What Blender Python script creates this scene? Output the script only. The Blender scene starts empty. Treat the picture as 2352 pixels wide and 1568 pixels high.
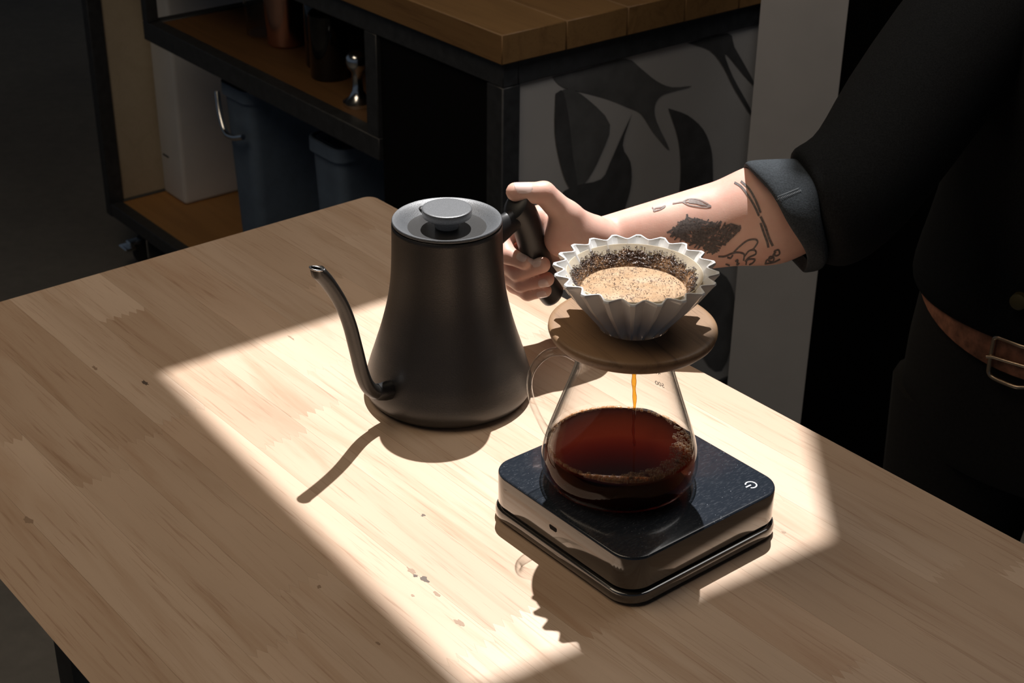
import bpy, bmesh, math, random
import numpy as np
from mathutils import Vector, Matrix
from mathutils.bvhtree import BVHTree

random.seed(7)
np.random.seed(7)
sc = bpy.context.scene
COL = sc.collection

# ------------------------------------------------------------------ camera
F_PX, CX, CY = 3565.9, 1176.0, 784.0
PITCH, ROLL = math.radians(28.023), math.radians(0.726)
ZT = 0.90                                    # table top above the floor
CAM = np.array([0.0, 0.0, ZT + 0.6841])
FWD = np.array([0, math.cos(PITCH), -math.sin(PITCH)])
_u0 = np.array([0, math.sin(PITCH), math.cos(PITCH)]); _r0 = np.array([1.0, 0, 0])
RGT = math.cos(ROLL) * _r0 + math.sin(ROLL) * _u0
UPV = -math.sin(ROLL) * _r0 + math.cos(ROLL) * _u0
cd = bpy.data.cameras.new('camera')
cam = bpy.data.objects.new('camera', cd); COL.objects.link(cam)
cd.sensor_width = 36.0; cd.lens = F_PX / 2352 * 36.0
cd.clip_start = 0.02; cd.clip_end = 60
M = Matrix(((RGT[0], UPV[0], -FWD[0], CAM[0]), (RGT[1], UPV[1], -FWD[1], CAM[1]), (RGT[2], UPV[2], -FWD[2], CAM[2]), (0, 0, 0, 1)))
cam.matrix_world = M
cd.dof.use_dof = True; cd.dof.focus_distance = 1.22; cd.dof.aperture_fstop = 20
sc.camera = cam

# ------------------------------------------------------------------ light
SUN = Vector((0.0533, 0.4455, 1.0))          # towards the sun
w = bpy.data.worlds.new('world'); sc.world = w; w.use_nodes = True
w.node_tree.nodes['Background'].inputs[0].default_value = (0.62, 0.78, 1.0, 1)
w.node_tree.nodes['Background'].inputs[1].default_value = 0.06
sl = bpy.data.lights.new('sun', 'SUN'); sl.energy = 7.2; sl.angle = math.radians(0.53); sl.color = (1.0, 0.98, 0.97)
so = bpy.data.objects.new('sun', sl); COL.objects.link(so)
so.rotation_euler = SUN.to_track_quat('Z', 'Y').to_euler()
so.location = (0.2, 1.9, 4.5)
al = bpy.data.lights.new('overhead_fill', 'AREA'); al.shape = 'RECTANGLE'; al.size = 1.5; al.size_y = 1.3  # added overhead panel, stands in for the room's soft ambient light
al.energy = 14.5; al.color = (1.0, 0.81, 0.60)
ao = bpy.data.objects.new('overhead_fill', al); COL.objects.link(ao)
ao.location = (-0.95, 0.95, 2.9)
ao.rotation_euler = (Vector(ao.location) - Vector((-0.35, 1.3, 0.9))).to_track_quat('Z', 'Y').to_euler()
al2 = bpy.data.lights.new('end_panel_fill', 'AREA'); al2.shape = 'RECTANGLE'; al2.size = 1.0; al2.size_y = 0.8  # added lamp above the person, brightens the painted end panel
al2.energy = 6.5; al2.color = (1.0, 0.95, 0.90)
ao2 = bpy.data.objects.new('end_panel_fill', al2); COL.objects.link(ao2)
ao2.location = (0.80, 1.70, 2.5)
ao2.rotation_euler = (Vector(ao2.location) - Vector((0.25, 2.5, 0.55))).to_track_quat('Z', 'Y').to_euler()
vs = sc.view_settings
vs.view_transform = 'Standard'; vs.look = 'None'; vs.gamma = 1.0; vs.use_curve_mapping = False; vs.exposure = 0.0
sc.cycles.max_bounces = 9; sc.cycles.transparent_max_bounces = 20
sc.cycles.sample_clamp_indirect = 6.0

# ------------------------------------------------------------------ helpers
def pix(px, py, depth):
    return CAM + depth * (FWD + RGT * ((px - CX) / F_PX) - UPV * ((py - CY) / F_PX))
def ray(px, py):
    return FWD + RGT * ((px - CX) / F_PX) - UPV * ((py - CY) / F_PX)
def onplane(px, py, p0, n):
    d = ray(px, py); n = np.array(n, float)
    return CAM + d * (((np.array(p0) - CAM) @ n) / (d @ n))

def setp(o, label=None, cat=None, group=None, kind=None):
    if label: o['label'] = label
    if cat: o['category'] = cat
    if group: o['group'] = group
    if kind: o['kind'] = kind
    return o
def empty(name, loc=(0, 0, 0), rz=0.0):
    o = bpy.data.objects.new(name, None); COL.objects.link(o)
    o.location = loc; o.rotation_euler = (0, 0, rz); o.empty_display_size = 0.02
    return o
def link(name, me, mat, parent=None, smooth=None):
    o = bpy.data.objects.new(name, me); COL.objects.link(o)
    if mat is not None:
        me.materials.clear(); me.materials.append(mat)
    if parent is not None: o.parent = parent
    if smooth is not None:
        me.shade_smooth() if smooth >= 180 else None
        if smooth < 180:
            me.shade_smooth()
            try: me.set_sharp_from_angle(angle=math.radians(smooth))
            except Exception: pass
    return o
def mesh(verts, faces, name='m'):
    me = bpy.data.meshes.new(name); me.from_pydata([tuple(map(float, v)) for v in verts], [], [tuple(map(int, f)) for f in faces]); me.update()
    return me
def bm_mesh(bm, recalc=True):
    if recalc: bmesh.ops.recalc_face_normals(bm, faces=bm.faces)
    me = bpy.data.meshes.new('m'); bm.to_mesh(me); bm.free(); return me
def box_bm(bm, x0, x1, y0, y1, z0, z1, bev=0.0, seg=2):
    r = bmesh.ops.create_cube(bm, size=1.0)
    for v in r['verts']:
        v.co = Vector(((x0 + x1) / 2 + v.co.x * (x1 - x0), (y0 + y1) / 2 + v.co.y * (y1 - y0), (z0 + z1) / 2 + v.co.z * (z1 - z0)))
    if bev > 0:
        es = list({e for v in r['verts'] for e in v.link_edges})
        bmesh.ops.bevel(bm, geom=es, offset=bev, segments=seg, affect='EDGES', profile=0.5)
def box(name, dims, mat, parent=None, bev=0.0, seg=2):
    bm = bmesh.new(); box_bm(bm, *dims, bev=bev, seg=seg)
    return link(name, bm_mesh(bm), mat, parent, 40 if bev else None)
def lathe_me(prof, n=64, center=(0, 0, 0), closed_profile=False):
    vs, fs = [], []; ring = []
    for (r, z) in prof:
        if r < 1e-6:
            ring.append([len(vs)]); vs.append((center[0], center[1], center[2] + z))
        else:
            ring.append(list(range(len(vs), len(vs) + n)))
            for k in range(n):
                a = 2 * math.pi * k / n
                vs.append((center[0] + r * math.cos(a), center[1] + r * math.sin(a), center[2] + z))
    m = len(prof)
    for i in range(m if closed_profile else m - 1):
        A, B = ring[i], ring[(i + 1) % m]
        for k in range(n):
            k2 = (k + 1) % n
            if len(A) == 1 and len(B) == 1: continue
            if len(A) == 1: fs.append((A[0], B[k2], B[k]))
            elif len(B) == 1: fs.append((A[k], A[k2], B[0]))
            else: fs.append((A[k], A[k2], B[k2], B[k]))
    me = mesh(vs, fs)
    bm = bmesh.new(); bm.from_mesh(me); bmesh.ops.recalc_face_normals(bm, faces=bm.faces); bm.to_mesh(me); bm.free()
    return me
def catmull(pts, n=6):
    P = [np.array(p, float) for p in pts]; P = [2 * P[0] - P[1]] + P + [2 * P[-1] - P[-2]]
    out = []
    for i in range(1, len(P) - 2):
        for k in range(n):
            t = k / n
            out.append(0.5 * ((2 * P[i]) + (-P[i - 1] + P[i + 1]) * t + (2 * P[i - 1] - 5 * P[i] + 4 * P[i + 1] - P[i + 2]) * t * t + (-P[i - 1] + 3 * P[i] - 3 * P[i + 1] + P[i + 2]) * t ** 3))
    out.append(P[-2]); return out
def tube_data(pts, rad, n=16, caps=True, ell=1.0, ref=None):
    """sweep a circle (or ellipse) along pts; rad is a number or list"""
    P = [np.array(p, float) for p in pts]; m = len(P)
    R = [rad] * m if np.isscalar(rad) else list(rad)
    vs, fs = [], []; prev = None
    for i in range(m):
        t = P[min(i + 1, m - 1)] - P[max(i - 1, 0)]; t /= np.linalg.norm(t) + 1e-12
        if prev is None:
            a = np.array(ref if ref is not None else ((0, 0, 1) if abs(t[2]) < .9 else (1, 0, 0)), float)
        else: a = prev
        a = a - t * (a @ t); a /= np.linalg.norm(a) + 1e-12; b = np.cross(t, a); prev = a
        for k in range(n):
            an = 2 * math.pi * k / n
            vs.append(P[i] + a * R[i] * math.cos(an) + b * R[i] * ell * math.sin(an))
    for i in range(m - 1):
        for k in range(n):
            k2 = (k + 1) % n
            fs.append((i * n + k, i * n + k2, (i + 1) * n + k2, (i + 1) * n + k))
    if caps:
        fs.append(tuple(range(n))[::-1]); fs.append(tuple(range((m - 1) * n, m * n)))
    return vs, fs
def tube(name, pts, rad, mat, parent=None, n=16, caps=True, ell=1.0, ref=None):
    vs, fs = tube_data(pts, rad, n, caps, ell, ref)
    bm = bmesh.new(); me = mesh(vs, fs); bm.from_mesh(me); bmesh.ops.recalc_face_normals(bm, faces=bm.faces); bm.to_mesh(me); bm.free()
    return link(name, me, mat, parent, 50)
def prism_me(poly, z0, z1):
    n = len(poly); vs = [(x, y, z0) for x, y in poly] + [(x, y, z1) for x, y in poly]
    fs = [tuple(range(n))[::-1], tuple(range(n, 2 * n))] + [(i, (i + 1) % n, n + (i + 1) % n, n + i) for i in range(n)]
    me = mesh(vs, fs); bm = bmesh.new(); bm.from_mesh(me); bmesh.ops.recalc_face_normals(bm, faces=bm.faces); bm.to_mesh(me); bm.free()
    return me
def rrect(hx, hy, r, seg=8):
    out = []
    for cx, cy, a0 in ((hx - r, hy - r, 0), (-hx + r, hy - r, 90), (-hx + r, -hy + r, 180), (hx - r, -hy + r, 270)):
        for k in range(seg + 1):
            a = math.radians(a0 + 90 * k / seg); out.append((cx + r * math.cos(a), cy + r * math.sin(a)))
    return out

# ------------------------------------------------------------------ materials
def NT(name):
    m = bpy.data.materials.new(name); m.use_nodes = True
    nt = m.node_tree; return m, nt, nt.nodes['Principled BSDF']
def N(nt, t, **kw):
    n = nt.nodes.new(t)
    for k, v in kw.items():
        if k in n.inputs.keys() if isinstance(k, str) else False: n.inputs[k].default_value = v
        else: setattr(n, k, v)
    return n
def L(nt, a, b): nt.links.new(a, b)
def ramp(nt, fac, stops, interp='LINEAR'):
    r = nt.nodes.new('ShaderNodeValToRGB'); r.color_ramp.interpolation = interp
    e = r.color_ramp.elements
    while len(e) < len(stops): e.new(0.5)
    for el, (p, c) in zip(e, stops):
        el.position = p; el.color = (*c, 1) if len(c) == 3 else c
    L(nt, fac, r.inputs[0]); return r
def noise(nt, scale, vec=None, detail=4, rough=0.55, dist=0.0):
    n = nt.nodes.new('ShaderNodeTexNoise'); n.inputs['Scale'].default_value = scale; n.inputs['Detail'].default_value = detail
    n.inputs['Roughness'].default_value = rough; n.inputs['Distortion'].default_value = dist
    if vec is not None: L(nt, vec, n.inputs['Vector'])
    return n
def mixc(nt, fac, a, b, mode='MIX'):
    m = nt.nodes.new('ShaderNodeMix'); m.data_type = 'RGBA'; m.blend_type = mode
    for s, v in ((0, fac), (6, a), (7, b)):
        if hasattr(v, 'is_output'): L(nt, v, m.inputs[s])
        else: m.inputs[s].default_value = v if s == 0 else ((*v, 1) if len(v) == 3 else v)
    return m.outputs[2]
def math_(nt, op, a, b=None):
    m = nt.nodes.new('ShaderNodeMath'); m.operation = op
    for i, v in enumerate((a, b)):
        if v is None: continue
        if hasattr(v, 'is_output'): L(nt, v, m.inputs[i])
        else: m.inputs[i].default_value = v
    return m.outputs[0]
def objco(nt, scale=(1, 1, 1), rot=(0, 0, 0), rnd=0.0):
    tc = nt.nodes.new('ShaderNodeTexCoord'); mp = nt.nodes.new('ShaderNodeMapping')
    mp.inputs['Scale'].default_value = scale; mp.inputs['Rotation'].default_value = rot
    src = tc.outputs['Object']
    if rnd:
        oi = nt.nodes.new('ShaderNodeObjectInfo'); ad = nt.nodes.new('ShaderNodeVectorMath'); ad.operation = 'MULTIPLY_ADD'
        cb = nt.nodes.new('ShaderNodeCombineXYZ')
        for i in range(3): L(nt, oi.outputs['Random'], cb.inputs[i])
        L(nt, cb.outputs[0], ad.inputs[0]); ad.inputs[1].default_value = (rnd, rnd * .7, rnd * .3); L(nt, src, ad.inputs[2])
        src = ad.outputs[0]
    L(nt, src, mp.inputs['Vector']); return mp.outputs[0]
def bump(nt, bsdf, h, strength=0.2, dist=0.001):
    b = nt.nodes.new('ShaderNodeBump'); b.inputs['Strength'].default_value = strength; b.inputs['Distance'].default_value = dist
    L(nt, h, b.inputs['Height']); L(nt, b.outputs[0], bsdf.inputs['Normal'])
def plain(name, col, rough=0.5, metal=0.0, noise_s=None, var=0.15, bmp=0.0, spec=0.5, coat=0.0):
    m, nt, b = NT(name)
    b.inputs['Roughness'].default_value = rough; b.inputs['Metallic'].default_value = metal
    b.inputs['Specular IOR Level'].default_value = spec; b.inputs['Coat Weight'].default_value = coat
    b.inputs['Base Color'].default_value = (*col, 1)
    if noise_s:
        n = noise(nt, noise_s, objco(nt))
        lo = tuple(c * (1 - var) for c in col); hi = tuple(min(1, c * (1 + var)) for c in col)
        r = ramp(nt, n.outputs[0], [(0.3, lo), (0.7, hi)]); L(nt, r.outputs[0], b.inputs['Base Color'])
        if bmp: bump(nt, b, n.outputs[0], bmp)
    return m

def wood_mat(name, base, dark, pore, scale=1.0, rough=0.42, rnd=40.0, tone=0.22):
    """grain along the object's x axis"""
    m, nt, b = NT(name)
    v1 = objco(nt, (2.2 * scale, 26 * scale, 26 * scale), rnd=rnd)
    v2 = objco(nt, (14 * scale, 420 * scale, 420 * scale), rnd=rnd)
    v3 = objco(nt, (3.0 * scale, 7 * scale, 7 * scale), rnd=rnd)
    g = noise(nt, 1.0, v1, 5, 0.6, 1.4); p = noise(nt, 1.0, v2, 3, 0.6); c = noise(nt, 1.0, v3, 2, 0.5)
    r1 = ramp(nt, g.outputs[0], [(0.28, dark), (0.50, base), (0.75, tuple(min(1, x * 1.06) for x in base))])
    r2 = ramp(nt, p.outputs[0], [(0.30, pore), (0.43, (1, 1, 1))])
    o1 = mixc(nt, 0.55, r1.outputs[0], r2.outputs[0], 'MULTIPLY')
    r3 = ramp(nt, c.outputs[0], [(0.3, (0.86, 0.82, 0.78)), (0.7, (1.04, 1.03, 1.02))])
    o2 = mixc(nt, 0.8, o1, r3.outputs[0], 'MULTIPLY')
    oi = nt.nodes.new('ShaderNodeObjectInfo')
    r4 = ramp(nt, oi.outputs['Random'], [(0.0, (1 - tone, 1 - tone * 1.25, 1 - tone * 1.5)), (0.5, (1, 1, 1)), (1.0, (1 - tone * .35, 1 - tone * .6, 1 - tone * .8))])
    o3 = mixc(nt, 1.0, o2, r4.outputs[0], 'MULTIPLY')
    L(nt, o3, b.inputs['Base Color'])
    b.inputs['Roughness'].default_value = rough
    bump(nt, b, p.outputs[0], 0.05, 0.0006)
    return m

def schlick(nt, f0):
    lw = nt.nodes.new('ShaderNodeLayerWeight'); lw.inputs['Blend'].default_value = 0.5
    return math_(nt, 'ADD', math_(nt, 'MULTIPLY', math_(nt, 'POWER', lw.outputs['Facing'], 5.0), 1 - f0), f0)
def glass_mat(name, tint=(0.988, 0.992, 0.988), edge=(0.30, 0.31, 0.30), rough=0.01, blend=0.25):
    """thin-walled clear glass: straight-through transmission with Fresnel reflection"""
    m = bpy.data.materials.new(name); m.use_nodes = True; nt = m.node_tree; nt.nodes.clear()
    out = nt.nodes.new('ShaderNodeOutputMaterial'); mx = nt.nodes.new('ShaderNodeMixShader')
    tr = nt.nodes.new('ShaderNodeBsdfTransparent'); gl = nt.nodes.new('ShaderNodeBsdfGlossy')
    fr = schlick(nt, 0.018)
    lw = nt.nodes.new('ShaderNodeLayerWeight'); lw.inputs['Blend'].default_value = blend
    r = ramp(nt, lw.outputs['Facing'], [(0.0, tint), (0.38, tuple(t * .97 for t in tint)), (0.56, tuple((t + e) * .5 for t, e in zip(tint, edge))), (0.9, edge)])
    L(nt, r.outputs[0], tr.inputs[0]); gl.inputs['Roughness'].default_value = rough; gl.inputs[0].default_value = (1, 1, 1, 1)
    L(nt, fr, mx.inputs[0]); L(nt, tr.outputs[0], mx.inputs[1]); L(nt, gl.outputs[0], mx.inputs[2]); L(nt, mx.outputs[0], out.inputs[0])
    return m

MAT = {}
MAT['table'] = wood_mat('rubberwood', (0.62, 0.478, 0.362), (0.50, 0.345, 0.235), (0.62, 0.50, 0.42))
MAT['walnut'] = wood_mat('dripper_stand_wood', (0.27, 0.165, 0.09), (0.15, 0.085, 0.045), (0.45, 0.38, 0.3), scale=2.2, rough=0.5, rnd=3, tone=0.0)
MAT['carttop'] = wood_mat('oiled_wood', (0.25, 0.14, 0.05), (0.18, 0.095, 0.032), (0.6, 0.5, 0.4), scale=.8, rough=0.55, rnd=5, tone=0.1)
MAT['ply'] = wood_mat('plywood', (0.42, 0.22, 0.075), (0.36, 0.18, 0.06), (0.75, 0.68, 0.6), scale=.8, rough=0.6, rnd=5, tone=0.05)
MAT['paleply'] = wood_mat('pale_plywood', (0.50, 0.43, 0.32), (0.46, 0.39, 0.28), (0.85, 0.8, 0.75), scale=.8, rough=0.7, rnd=5, tone=0.05)
MAT['steel'] = plain('black_steel', (0.030, 0.032, 0.035), 0.5, 0.0, 60, 0.3)
MAT['blackpanel'] = plain('black_panel', (0.004, 0.004, 0.004), 0.7, spec=0.1)
MAT['chrome'] = plain('chrome', (0.75, 0.76, 0.77), 0.18, 1.0)
MAT['copper'] = plain('copper', (0.80, 0.45, 0.33), 0.2, 1.0)
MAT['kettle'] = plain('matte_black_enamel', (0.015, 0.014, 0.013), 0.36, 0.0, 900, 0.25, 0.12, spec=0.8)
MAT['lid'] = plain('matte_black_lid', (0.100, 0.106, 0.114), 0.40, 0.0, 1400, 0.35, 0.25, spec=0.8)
MAT['grip'] = plain('black_nylon', (0.012, 0.012, 0.013), 0.42)
MAT['spouttip'] = plain('bare_steel', (0.8, 0.8, 0.8), 0.22, 1.0)
MAT['ceramic'] = plain('white_glazed_ceramic', (0.86, 0.86, 0.85), 0.16, coat=0.5)
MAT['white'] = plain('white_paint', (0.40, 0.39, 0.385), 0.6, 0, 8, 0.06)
MAT['boxwhite'] = plain('white_plastic', (0.66, 0.66, 0.66), 0.55, 0, 12, 0.04)
MAT['blue'] = plain('blue_plastic', (0.105, 0.150, 0.215), 0.5, 0, 30, 0.12)
MAT['rubber'] = plain('black_rubber', (0.01, 0.01, 0.01), 0.7)
MAT['wallgrey'] = plain('grey_plaster', (0.46, 0.445, 0.43), 0.9, 0, 6, 0.05)
MAT['leafdark'] = plain('mural_black', (0.06, 0.06, 0.062), 0.9, 0, 30, 0.25)
MAT['leafmid'] = plain('mural_charcoal', (0.11, 0.11, 0.11), 0.9, 0, 20, 0.25)
MAT['voidblack'] = plain('void_black', (0.004, 0.004, 0.004), 0.95, spec=0.0)  # near-black colour stands in for unlit space
MAT['ceil'] = plain('ceiling_paint', (0.10, 0.09, 0.08), 0.9)
MAT['clearglass'] = glass_mat('clear_glass')
MAT['handleglass'] = glass_mat('handle_glass', (0.975, 0.985, 0.98), (0.62, 0.64, 0.62))
MAT['ink'] = plain('white_print', (0.85, 0.85, 0.85), 0.5)
MAT['greyink'] = plain('grey_print', (0.30, 0.30, 0.30), 0.6)
MAT['leather'] = plain('brown_leather', (0.36, 0.15, 0.085), 0.55, 0, 90, 0.45, 0.2)
MAT['brass'] = plain('worn_brass', (0.75, 0.58, 0.42), 0.3, 1.0)
MAT['button'] = plain('olive_button', (0.10, 0.08, 0.03), 0.5)
MAT['cloth'] = plain('black_denim', (0.011, 0.012, 0.013), 0.9, 0, 700, 0.4, 0.3, spec=0.15)
MAT['cuff'] = plain('black_denim_reverse', (0.034, 0.040, 0.046), 0.9, 0, 700, 0.35, 0.3, spec=0.2)
MAT['trousers'] = plain('dark_trousers', (0.009, 0.008, 0.007), 0.9, 0, 300, 0.4)
MAT['stitch'] = plain('grey_stitching', (0.12, 0.13, 0.14), 0.8)
MAT['hair'] = plain('brown_hair', (0.05, 0.03, 0.02), 0.6)
MAT['tattoo'] = plain('tattoo_ink', (0.125, 0.105, 0.10), 0.55, 0, 500, 0.5)
MAT['tattoo_soft'] = plain('faded_tattoo_ink', (0.21, 0.165, 0.15), 0.55, 0, 500, 0.3)

# concrete floor
m, nt, b = NT('concrete')
co = objco(nt); n1 = noise(nt, 1.3, co, 6, 0.6); n2 = noise(nt, 30, co, 4, 0.6)
r1 = ramp(nt, n1.outputs[0], [(0.3, (0.13, 0.122, 0.108)), (0.7, (0.21, 0.195, 0.17))])
r2 = ramp(nt, n2.outputs[0], [(0.3, (0.85, 0.85, 0.85)), (0.7, (1.05, 1.05, 1.05))])
L(nt, mixc(nt, 1.0, r1.outputs[0], r2.outputs[0], 'MULTIPLY'), b.inputs['Base Color']); b.inputs['Roughness'].default_value = 0.7
MAT['concrete'] = m

# dusty glossy scale top
m, nt, b = NT('dusty_gloss_black')
co = objco(nt)
vo = nt.nodes.new('ShaderNodeTexVoronoi'); vo.inputs['Scale'].default_value = 330; vo.inputs['Randomness'].default_value = 1.0; L(nt, co, vo.inputs['Vector'])
n1 = noise(nt, 55, co, 3, 0.6); n2 = noise(nt, 900, objco(nt, (1, .25, 1), (0, 0, .5)), 3, 0.6)
sp = math_(nt, 'LESS_THAN', vo.outputs['Distance'], math_(nt, 'MULTIPLY', math_(nt, 'POWER', n1.outputs[0], 3.5), 0.75))
sm = math_(nt, 'MULTIPLY', ramp(nt, n2.outputs[0], [(0.52, (0, 0, 0)), (0.8, (1, 1, 1))]).outputs[0], 0.10)
f1 = math_(nt, 'MAXIMUM', math_(nt, 'MULTIPLY', sp, 0.35), sm)
L(nt, mixc(nt, f1, (0.016, 0.020, 0.027), (0.35, 0.37, 0.40)), b.inputs['Base Color'])
b.inputs['Roughness'].default_value = 0.16; b.inputs['Coat Weight'].default_value = 0.3
MAT['scaletop'] = m
MAT['scaleside'] = plain('gloss_black_plastic', (0.012, 0.012, 0.013), 0.12, spec=0.8, coat=1.0)
MAT['scalebase'] = plain('satin_black_plastic', (0.030, 0.028, 0.026), 0.10, spec=1.0, coat=1.0)

# filter paper: thin white paper, lets some light through, coffee-stained by its own fibres
m, nt, b = NT('filter_paper')
b.inputs['Base Color'].default_value = (0.80, 0.74, 0.62, 1); b.inputs['Roughness'].default_value = 0.8
tl = nt.nodes.new('ShaderNodeBsdfTranslucent'); tl.inputs[0].default_value = (0.75, 0.66, 0.50, 1)
mx = nt.nodes.new('ShaderNodeMixShader'); mx.inputs[0].default_value = 0.4
L(nt, b.outputs[0], mx.inputs[1]); L(nt, tl.outputs[0], mx.inputs[2]); L(nt, mx.outputs[0], nt.nodes['Material Output'].inputs[0])
n1 = noise(nt, 500, objco(nt, (1, 1, .1)), 3); bump(nt, b, n1.outputs[0], 0.3, 0.0005)
MAT['paper'] = m
# brew foam
m, nt, b = NT('brew_foam')
co = objco(nt)
n0 = noise(nt, 40, co, 3, 0.6); n1 = noise(nt, 520, co, 2, 0.6, 0.3); n2 = noise(nt, 120, co, 4, 0.6)
thr = math_(nt, 'ADD', math_(nt, 'MULTIPLY', n0.outputs[0], -0.22), 0.475)
spk = math_(nt, 'LESS_THAN', n1.outputs[0], thr)
base = ramp(nt, n2.outputs[0], [(0.3, (0.37, 0.235, 0.13)), (0.7, (0.50, 0.345, 0.215))])
L(nt, mixc(nt, math_(nt, 'MULTIPLY', spk, 0.9), base.outputs[0], (0.09, 0.045, 0.025)), b.inputs['Base Color'])
b.inputs['Roughness'].default_value = 0.35; bump(nt, b, n2.outputs[0], 0.25, 0.001)
MAT['foam'] = m
m, nt, b = NT('wet_coffee_grounds')
co = objco(nt); n1 = noise(nt, 450, co, 3, 0.6); n2 = noise(nt, 90, co, 3, 0.6)
g = mixc(nt, ramp(nt, n2.outputs[0], [(0.40, (0, 0, 0)), (0.62, (1, 1, 1))]).outputs[0], (0.055, 0.024, 0.012), (0.30, 0.175, 0.095))
r1 = ramp(nt, n1.outputs[0], [(0.38, (0.35, 0.3, 0.28)), (0.5, (1, 1, 1))])
L(nt, mixc(nt, 0.9, g, r1.outputs[0], 'MULTIPLY'), b.inputs['Base Color'])
b.inputs['Roughness'].default_value = 0.28; bump(nt, b, n1.outputs[0], 0.8, 0.0015)
MAT['grounds'] = m
# brewed coffee: clear dark red-brown liquid
m = bpy.data.materials.new('brewed_coffee'); m.use_nodes = True; nt = m.node_tree; nt.nodes.clear()
out = nt.nodes.new('ShaderNodeOutputMaterial'); mx = nt.nodes.new('ShaderNodeMixShader'); tr = nt.nodes.new('ShaderNodeBsdfTransparent'); gl = nt.nodes.new('ShaderNodeBsdfGlossy')
gl.inputs['Roughness'].default_value = 0.02; fr = schlick(nt, 0.02)
L(nt, fr, mx.inputs[0]); L(nt, tr.outputs[0], mx.inputs[1]); L(nt, gl.outputs[0], mx.inputs[2]); L(nt, mx.outputs[0], out.inputs['Surface'])
va = nt.nodes.new('ShaderNodeVolumeAbsorption'); va.inputs['Color'].default_value = (0.80, 0.30, 0.06, 1); va.inputs['Density'].default_value = 80
vsn = nt.nodes.new('ShaderNodeVolumeScatter'); vsn.inputs['Color'].default_value = (0.95, 0.20, 0.07, 1); vsn.inputs['Density'].default_value = 10.0; vsn.inputs['Anisotropy'].default_value = 0.3
ad = nt.nodes.new('ShaderNodeAddShader'); L(nt, va.outputs[0], ad.inputs[0]); L(nt, vsn.outputs[0], ad.inputs[1]); L(nt, ad.outputs[0], out.inputs['Volume'])
MAT['coffee'] = m
m2 = m.copy(); m2.name = 'brewed_coffee_side'; n2t = m2.node_tree
for lk in list(n2t.links):
    if lk.to_node.type == 'OUTPUT_MATERIAL' and lk.to_socket.name == 'Surface': n2t.links.remove(lk)
n2t.links.new([n for n in n2t.nodes if n.type == 'BSDF_TRANSPARENT'][0].outputs[0], [n for n in n2t.nodes if n.type == 'OUTPUT_MATERIAL'][0].inputs['Surface'])
MAT['coffee_side'] = m2
MAT['stream'] = glass_mat('amber_stream', (0.90, 0.66, 0.22), (0.42, 0.20, 0.03), 0.02, 0.5)
m = bpy.data.materials.new('bubble_film'); m.use_nodes = True; nt = m.node_tree; b = nt.nodes['Principled BSDF']
b.inputs['Base Color'].default_value = (0.72, 0.55, 0.40, 1); b.inputs['Roughness'].default_value = 0.10
mx = nt.nodes.new('ShaderNodeMixShader'); tr = nt.nodes.new('ShaderNodeBsdfTransparent'); tr.inputs[0].default_value = (0.97, 0.90, 0.82, 1)
lw = nt.nodes.new('ShaderNodeLayerWeight'); lw.inputs['Blend'].default_value = 0.5
L(nt, math_(nt, 'ADD', math_(nt, 'MULTIPLY', math_(nt, 'POWER', lw.outputs['Facing'], 2.5), 0.55), 0.03), mx.inputs[0]); L(nt, tr.outputs[0], mx.inputs[1]); L(nt, b.outputs[0], mx.inputs[2]); L(nt, mx.outputs[0], nt.nodes['Material Output'].inputs[0])
MAT['bubble'] = m
# skin
m, nt, b = NT('skin')
co = objco(nt); n1 = noise(nt, 28, co, 4, 0.6); n2 = noise(nt, 600, co, 3, 0.6)
r1 = ramp(nt, n1.outputs[0], [(0.3, (0.70, 0.39, 0.31)), (0.7, (0.79, 0.52, 0.42))])
L(nt, r1.outputs[0], b.inputs['Base Color'])
b.inputs['Roughness'].default_value = 0.5; b.inputs['Subsurface Weight'].default_value = 0.25
b.inputs['Subsurface Radius'].default_value = (0.010, 0.0035, 0.002); b.inputs['Subsurface Scale'].default_value = 0.6
bump(nt, b, n2.outputs[0], 0.12, 0.0006)
MAT['skin'] = m
MAT['nail'] = plain('fingernail', (0.88, 0.66, 0.60), 0.18, coat=0.5)

# ------------------------------------------------------------------ the setting
YAW = math.radians(-50.33)
GA = np.array([math.cos(YAW), math.sin(YAW)]); GB = np.array([-math.sin(YAW), math.cos(YAW)])
def ab(a, b_): return a * GA + b_ * GB

setp(link('floor', mesh([(-6, -3, 0), (6, -3, 0), (6, 9, 0), (-6, 9, 0)], [(0, 1, 2, 3)]), MAT['concrete']), kind='structure')
# ceiling with a four-sided rooflight that lets the sun in
HC = 3.1
hole = [(-1.136, 0.536), (-0.628, 0.490), (-0.595, 0.808), (-1.120, 1.300)]
hp = []
for a_, b_ in hole:
    p = ab(a_, b_); hp.append((p[0] + SUN.x * (HC - ZT), p[1] + SUN.y * (HC - ZT)))
outer = [(-6, -3), (6, -3), (6, 9), (-6, 9)]
bm = bmesh.new(); es = []
for loop in (outer, hp):
    vv = [bm.verts.new((x, y, HC)) for x, y in loop]
    es += [bm.edges.new((vv[k], vv[(k + 1) % 4])) for k in range(4)]
bmesh.ops.triangle_fill(bm, use_beauty=True, use_dissolve=False, edges=es)
setp(link('ceiling', bm_mesh(bm, False), MAT['ceil']), kind='structure')

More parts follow.
